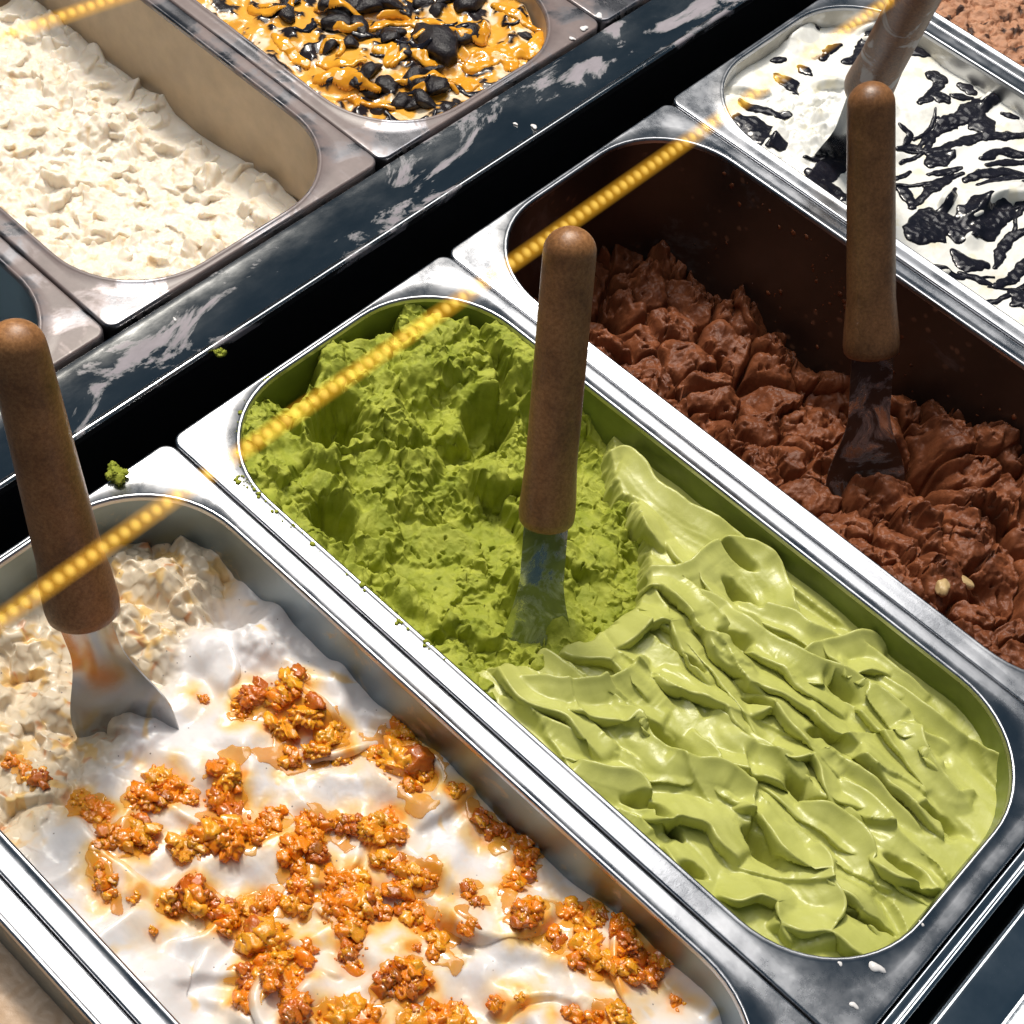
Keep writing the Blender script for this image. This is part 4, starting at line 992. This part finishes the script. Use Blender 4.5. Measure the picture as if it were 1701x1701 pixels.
# ================================================================== spatulas
def frame_from(axis, face):
    w = Vector(axis).normalized(); n = Vector(face); n = (n - w * n.dot(w)).normalized(); s = w.cross(n).normalized()
    return w, n, s
def spatula(label, tip, base, top, face, hm, bm_, r_top=8.6, r_bot=10.2, flare=1.15, shaft=7.6, blade_w=15.5, blade_len=52, bury=22, curl=.35, hollow=2.6, smear=None):
    tip, base, top = Vector(tip), Vector(base), Vector(top)
    root = empty("gelato_spatula", base); tag(root, label, "spatula", "wooden-handled gelato spatulas")
    # handle: turned profile, rounded crown, flared foot
    w, n, s = frame_from(top - base, face)
    Lh = (top - base).length / MM
    prof = []
    for k in range(9):
        a = k / 8 * math.pi / 2; prof.append((Lh - r_top * .95 * (1 - math.sin(math.pi / 2 - a)) , r_top * math.sin(a)))
    for t in np.linspace(.90, .22, 10): prof.append((Lh * t, r_top + (r_bot - r_top) * (1 - t) ** 1.2))
    prof += [(Lh * .15, r_bot * (1 + (flare - 1) * .35)), (Lh * .09, r_bot * (1 + (flare - 1) * .8)), (Lh * .04, r_bot * flare), (Lh * .012, r_bot * flare * .97), (.3, r_bot * flare * .90), (0, r_bot * flare * .8), (0, .05)]
    nseg = 40; loops = []
    for (h, r) in prof:
        loops.append(np.array([tuple((w * h + (n * math.cos(6.2832 * j / nseg) * .93 + s * math.sin(6.2832 * j / nseg)) * r) * MM) for j in range(nseg)]))
    V, F = lofted(loops)
    link("handle", V, F, hm, root)
    # blade: hollow shaft that widens into a spade, 1 mm steel
    wb, nb, sb = frame_from(tip - base, face)
    Lb = (tip - base).length / MM + bury
    ns, nc = 44, 15
    top_s, bot_s = [], []
    for i in range(ns):
        t = i / (ns - 1); h = -6 + (Lb + 6) * t
        e = (h - (Lb - blade_len)) / blade_len
        k = float(sstep(0, .62, np.array(e)))
        hw = shaft + (blade_w - shaft) * k
        if e > .86: hw *= math.sqrt(max(1 - ((e - .86) / .145) ** 2 * .75, .05))
        hol = hollow * (1 - k) + hollow * 1.1 * k * (1 - .5 * k)
        for j in range(nc):
            q = -1 + 2 * j / (nc - 1)
            off = hol * (q * q) + curl * max(e, 0) ** 2 * 6
            p = wb * h + sb * (q * hw) + nb * off
            top_s.append(tuple((p + nb * .5) * MM)); bot_s.append(tuple((p - nb * .5) * MM))
    V = np.array(top_s + bot_s); idx = np.arange(ns * nc).reshape(ns, nc)
    F1 = np.c_[idx[:-1, :-1].ravel(), idx[:-1, 1:].ravel(), idx[1:, 1:].ravel(), idx[1:, :-1].ravel()]
    o_ = ns * nc; F2 = F1[:, ::-1] + o_
    e1 = idx[:, 0]; e2 = idx[:, -1]; e3 = idx[-1]
    def side(e): return np.c_[e[:-1], e[1:], e[1:] + o_, e[:-1] + o_]
    F = np.vstack([F1, F2, side(e1), side(e2)[:, ::-1], side(e3)])
    o = link("blade", V, F, bm_, root)
    md = o.modifiers.new("edge", 'EDGE_SPLIT'); md.split_angle = math.radians(60)
    return root
FACE = (.33, -.48, .81)
spatula("brown wooden spatula standing upright in the green pistachio gelato", (.1683, .2159, -.028), (.1451, .2379, .0228), (.108, .27, .1378), FACE, M_handle, M_blade_green, 9.8, 10.3, 1.1, 8.8, 15, 60)
spatula("worn dark wooden spatula stuck in the chocolate gelato", (.2009, .425, -.065), (.1745, .4353, -.001), (.1157, .4626, .1059), (.5, -.6, .6), M_handle_dark, M_blade_choc, 10.4, 11.4, 1.14, 9.8, 19, 62)
spatula("brown wooden spatula with bare shiny blade in the white crumble cream", (.0789, .0766, -.03), (.0586, .0787, .0264), (.0223, .0932, .1452), FACE, M_handle, M_blade, 9.6, 12.8, 1.07, 9.5, 19.5, 66, 20)
spatula("tilted spatula smeared with white cream, rising out of the chocolate-streaked gelato", (.0815, .5422, -.015), (.0841, .5367, .0397), (.1109, .4942, .1541), (.2, -.5, .5), M_handle_smeared, M_blade, 10.6, 11.2, 1.1, 8, 14)

# ================================================================== crumbs and drops lying on the metal
for (x, y, r, z, lab) in ((1.6, 137.6, 5.0, 1.5, "green pistachio crumb on the far rim of the crumble pan"), (-22.4, 212.8, 3.0, -2.0, "small green pistachio crumb hanging on the edge of the divider rail")):
    Vs, Fs = [], []; nv = 0
    for q in range(5):
        V, F = LOBES[q]; a = q * 1.4 + x
        sr = r * (.6, .5, .42, .5, .36)[q]
        Vs.append((V @ rotm(q + int(x)).T) * sr + np.array([r * .6 * math.cos(a) * (q > 0), r * .55 * math.sin(a) * (q > 0), sr * .5])); Fs.append(F + nv); nv += len(V)
    o = link("pistachio_crumb", np.vstack(Vs) * MM, np.vstack(Fs), M_pist_crumb, loc=(x * MM, y * MM, z * MM)); tag(o, lab, "crumb", "pistachio crumbs spilled on metal")
DROPS = [(347.7,196.7,3.0,.4,"curved white milk drop on the near corner of the pistachio pan rim"),(350,179.7,1.5,.4,"round white milk drop at the seam corner of the pistachio pan rim"),(337.4,188.4,.9,.4,None),(350,222.3,1.2,.4,None),(-67.7,517.2,2.4,.4,None),(-65.9,502.9,2.0,.4,None),(-64.3,491.6,1.8,.4,None),(-40.2,422.2,1.1,-2.2,None),(-32.9,428.2,1.5,-2.3,None),(-50.5,211.1,1.1,-2.1,None)]
for k, (x, y, r, z, lab) in enumerate(DROPS):
    n = 14; V = []
    for ring, (rr, zz) in enumerate(((1.0, 0), (.85, .16), (.5, .27), (.15, .3))):
        for j in range(n):
            a = 6.2832 * j / n; w_ = 1 + .25 * math.sin(2 * a + k) + .15 * math.sin(3 * a + 2 * k)
            V.append((r * rr * w_ * math.cos(a), r * rr * w_ * math.sin(a) * (.6 + .4 * (k % 3) / 2), r * zz))
    F = [(q * n + j, q * n + (j + 1) % n, (q + 1) * n + (j + 1) % n, (q + 1) * n + j) for q in range(3) for j in range(n)] + [tuple(3 * n + j for j in range(n))]
    o = link("milk_drop", np.array(V) * MM, F, M_drop, loc=(x * MM, y * MM, z * MM + .0001))
    tag(o, lab or "tiny white milk drop dried on the steel", "drop", "milk drops on the steel")

NUT = lump_variants(2, 3, 1.2, .4, .08, 22, 2)
M_nut = food("pale_nut", (.50, .34, .15), (.62, .46, .24), 90, .4, 0, bump_s=.3, bump_scale=500)
for k, (x, y, r, lab) in enumerate(((271.5, 398.1, 4.6, "pale yellow nut piece on the chocolate gelato, the rounder of two"), (266.5, 383.2, 4.2, "pale brown nut piece beside the rounder nut on the chocolate gelato"))):
    V, F = NUT[k]
    o = link("nut_piece", V * np.array([r * 1.25, r * .8, r * .7]) * MM, F, M_nut, loc=(x * MM, y * MM, (float(f_choc.z(x, y - 330)) + 1.2) * MM)); o.rotation_euler = (.3, .2, .8 + k)
    tag(o, lab, "nut", "nut pieces in the chocolate gelato")
# grains of pistachio gelato rubbed onto the flange beside the scraped end
_g = lump_variants(5, 1, 1.7, .9, .25, 15, 2); Vs, Fs = [], []; nv = 0; rs = random.Random(41)
for q in range(110):
    t_ = rs.random(); side_ = rs.random()
    if side_ < .75: x_, y_ = 34 + 120 * t_ ** 1.3, 10.0 - abs(rs.gauss(0, 1.5))
    else:
        a_ = math.radians(180 + 90 * t_); x_, y_ = 51.5 + (48.5 + abs(rs.gauss(0, 1.0))) * math.cos(a_), 57.5 + (48.5 + abs(rs.gauss(0, 1.0))) * math.sin(a_)
    sr = min(rs.expovariate(2.6) + .2, 1.5); V, F = _g[rs.randrange(5)]
    Vs.append((V @ rotm(rs.randrange(999)).T) * np.array([sr, sr, sr * .6]) + np.array([x_, y_, .7])); Fs.append(F + nv); nv += len(V)
o = link("rim_crumbs", np.vstack(Vs) * MM, np.vstack(Fs), M_pist_crumb, gp); o["kind"] = "stuff"

# ================================================================== lamp-strip reflections in the case glass, added as glowing strips above the pans
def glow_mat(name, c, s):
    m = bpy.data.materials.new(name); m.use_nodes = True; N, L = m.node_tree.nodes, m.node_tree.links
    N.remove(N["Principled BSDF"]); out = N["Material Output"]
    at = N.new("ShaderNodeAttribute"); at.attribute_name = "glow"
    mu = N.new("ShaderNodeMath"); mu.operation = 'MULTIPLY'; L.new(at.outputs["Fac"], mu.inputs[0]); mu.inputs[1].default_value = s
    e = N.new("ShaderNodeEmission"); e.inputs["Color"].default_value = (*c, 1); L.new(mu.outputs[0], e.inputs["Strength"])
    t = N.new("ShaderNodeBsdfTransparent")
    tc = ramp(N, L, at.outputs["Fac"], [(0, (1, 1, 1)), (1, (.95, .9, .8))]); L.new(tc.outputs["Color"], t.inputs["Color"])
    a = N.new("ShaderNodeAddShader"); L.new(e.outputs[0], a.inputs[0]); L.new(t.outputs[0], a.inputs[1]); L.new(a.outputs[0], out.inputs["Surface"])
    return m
M_refl_band = glow_mat("amber_reflection_band", (.98, .46, .03), .5)
M_refl_dot = glow_mat("warm_reflection_dot", (1.0, .74, .16), .6)
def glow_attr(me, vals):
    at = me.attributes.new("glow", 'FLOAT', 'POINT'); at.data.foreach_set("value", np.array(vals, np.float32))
def reflected_strip(label, a, b, width, pitch):
    """glowing stand-in for a lamp-strip reflection in glass: added tape, densest in the middle, with a row of bright dots"""
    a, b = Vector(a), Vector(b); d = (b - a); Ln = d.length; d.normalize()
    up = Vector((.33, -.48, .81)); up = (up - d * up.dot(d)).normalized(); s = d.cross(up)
    root = empty("strip_reflection", a); tag(root, label, "reflection", "lamp strip reflections in the case glass")
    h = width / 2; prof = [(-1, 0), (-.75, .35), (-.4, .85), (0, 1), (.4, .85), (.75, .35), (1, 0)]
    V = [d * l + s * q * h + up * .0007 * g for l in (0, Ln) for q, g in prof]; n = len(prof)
    band = o = link("reflection_band", [tuple(v) for v in V], np.array([[i, i + 1, n + i + 1, n + i] for i in range(n - 1)]), M_refl_band, root)
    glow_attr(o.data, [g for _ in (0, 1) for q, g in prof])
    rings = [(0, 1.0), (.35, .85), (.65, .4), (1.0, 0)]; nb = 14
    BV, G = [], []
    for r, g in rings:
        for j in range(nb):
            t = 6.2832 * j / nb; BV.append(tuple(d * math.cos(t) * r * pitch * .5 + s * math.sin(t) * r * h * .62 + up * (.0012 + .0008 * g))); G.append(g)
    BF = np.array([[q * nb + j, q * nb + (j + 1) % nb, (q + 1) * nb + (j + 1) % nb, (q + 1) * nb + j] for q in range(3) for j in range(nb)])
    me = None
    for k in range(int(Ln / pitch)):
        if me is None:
            o = link("reflection_dot", BV, BF, M_refl_dot, band); me = o.data; glow_attr(me, G)
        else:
            o = bpy.data.objects.new("reflection_dot", me); col.objects.link(o); o.parent = band
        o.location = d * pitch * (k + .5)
reflected_strip("long amber reflection of a lamp strip in the case glass, built as a glowing strip across the near row of pans", (.0945, -.03, .12), (.0965, .56, .12), .0078, .0042)
reflected_strip("short amber reflection of a lamp strip in the case glass, built as a glowing strip above the cream pan in the top left corner", (-.1210, .172, .12), (-.0985, .30, .12), .0078, .0042)
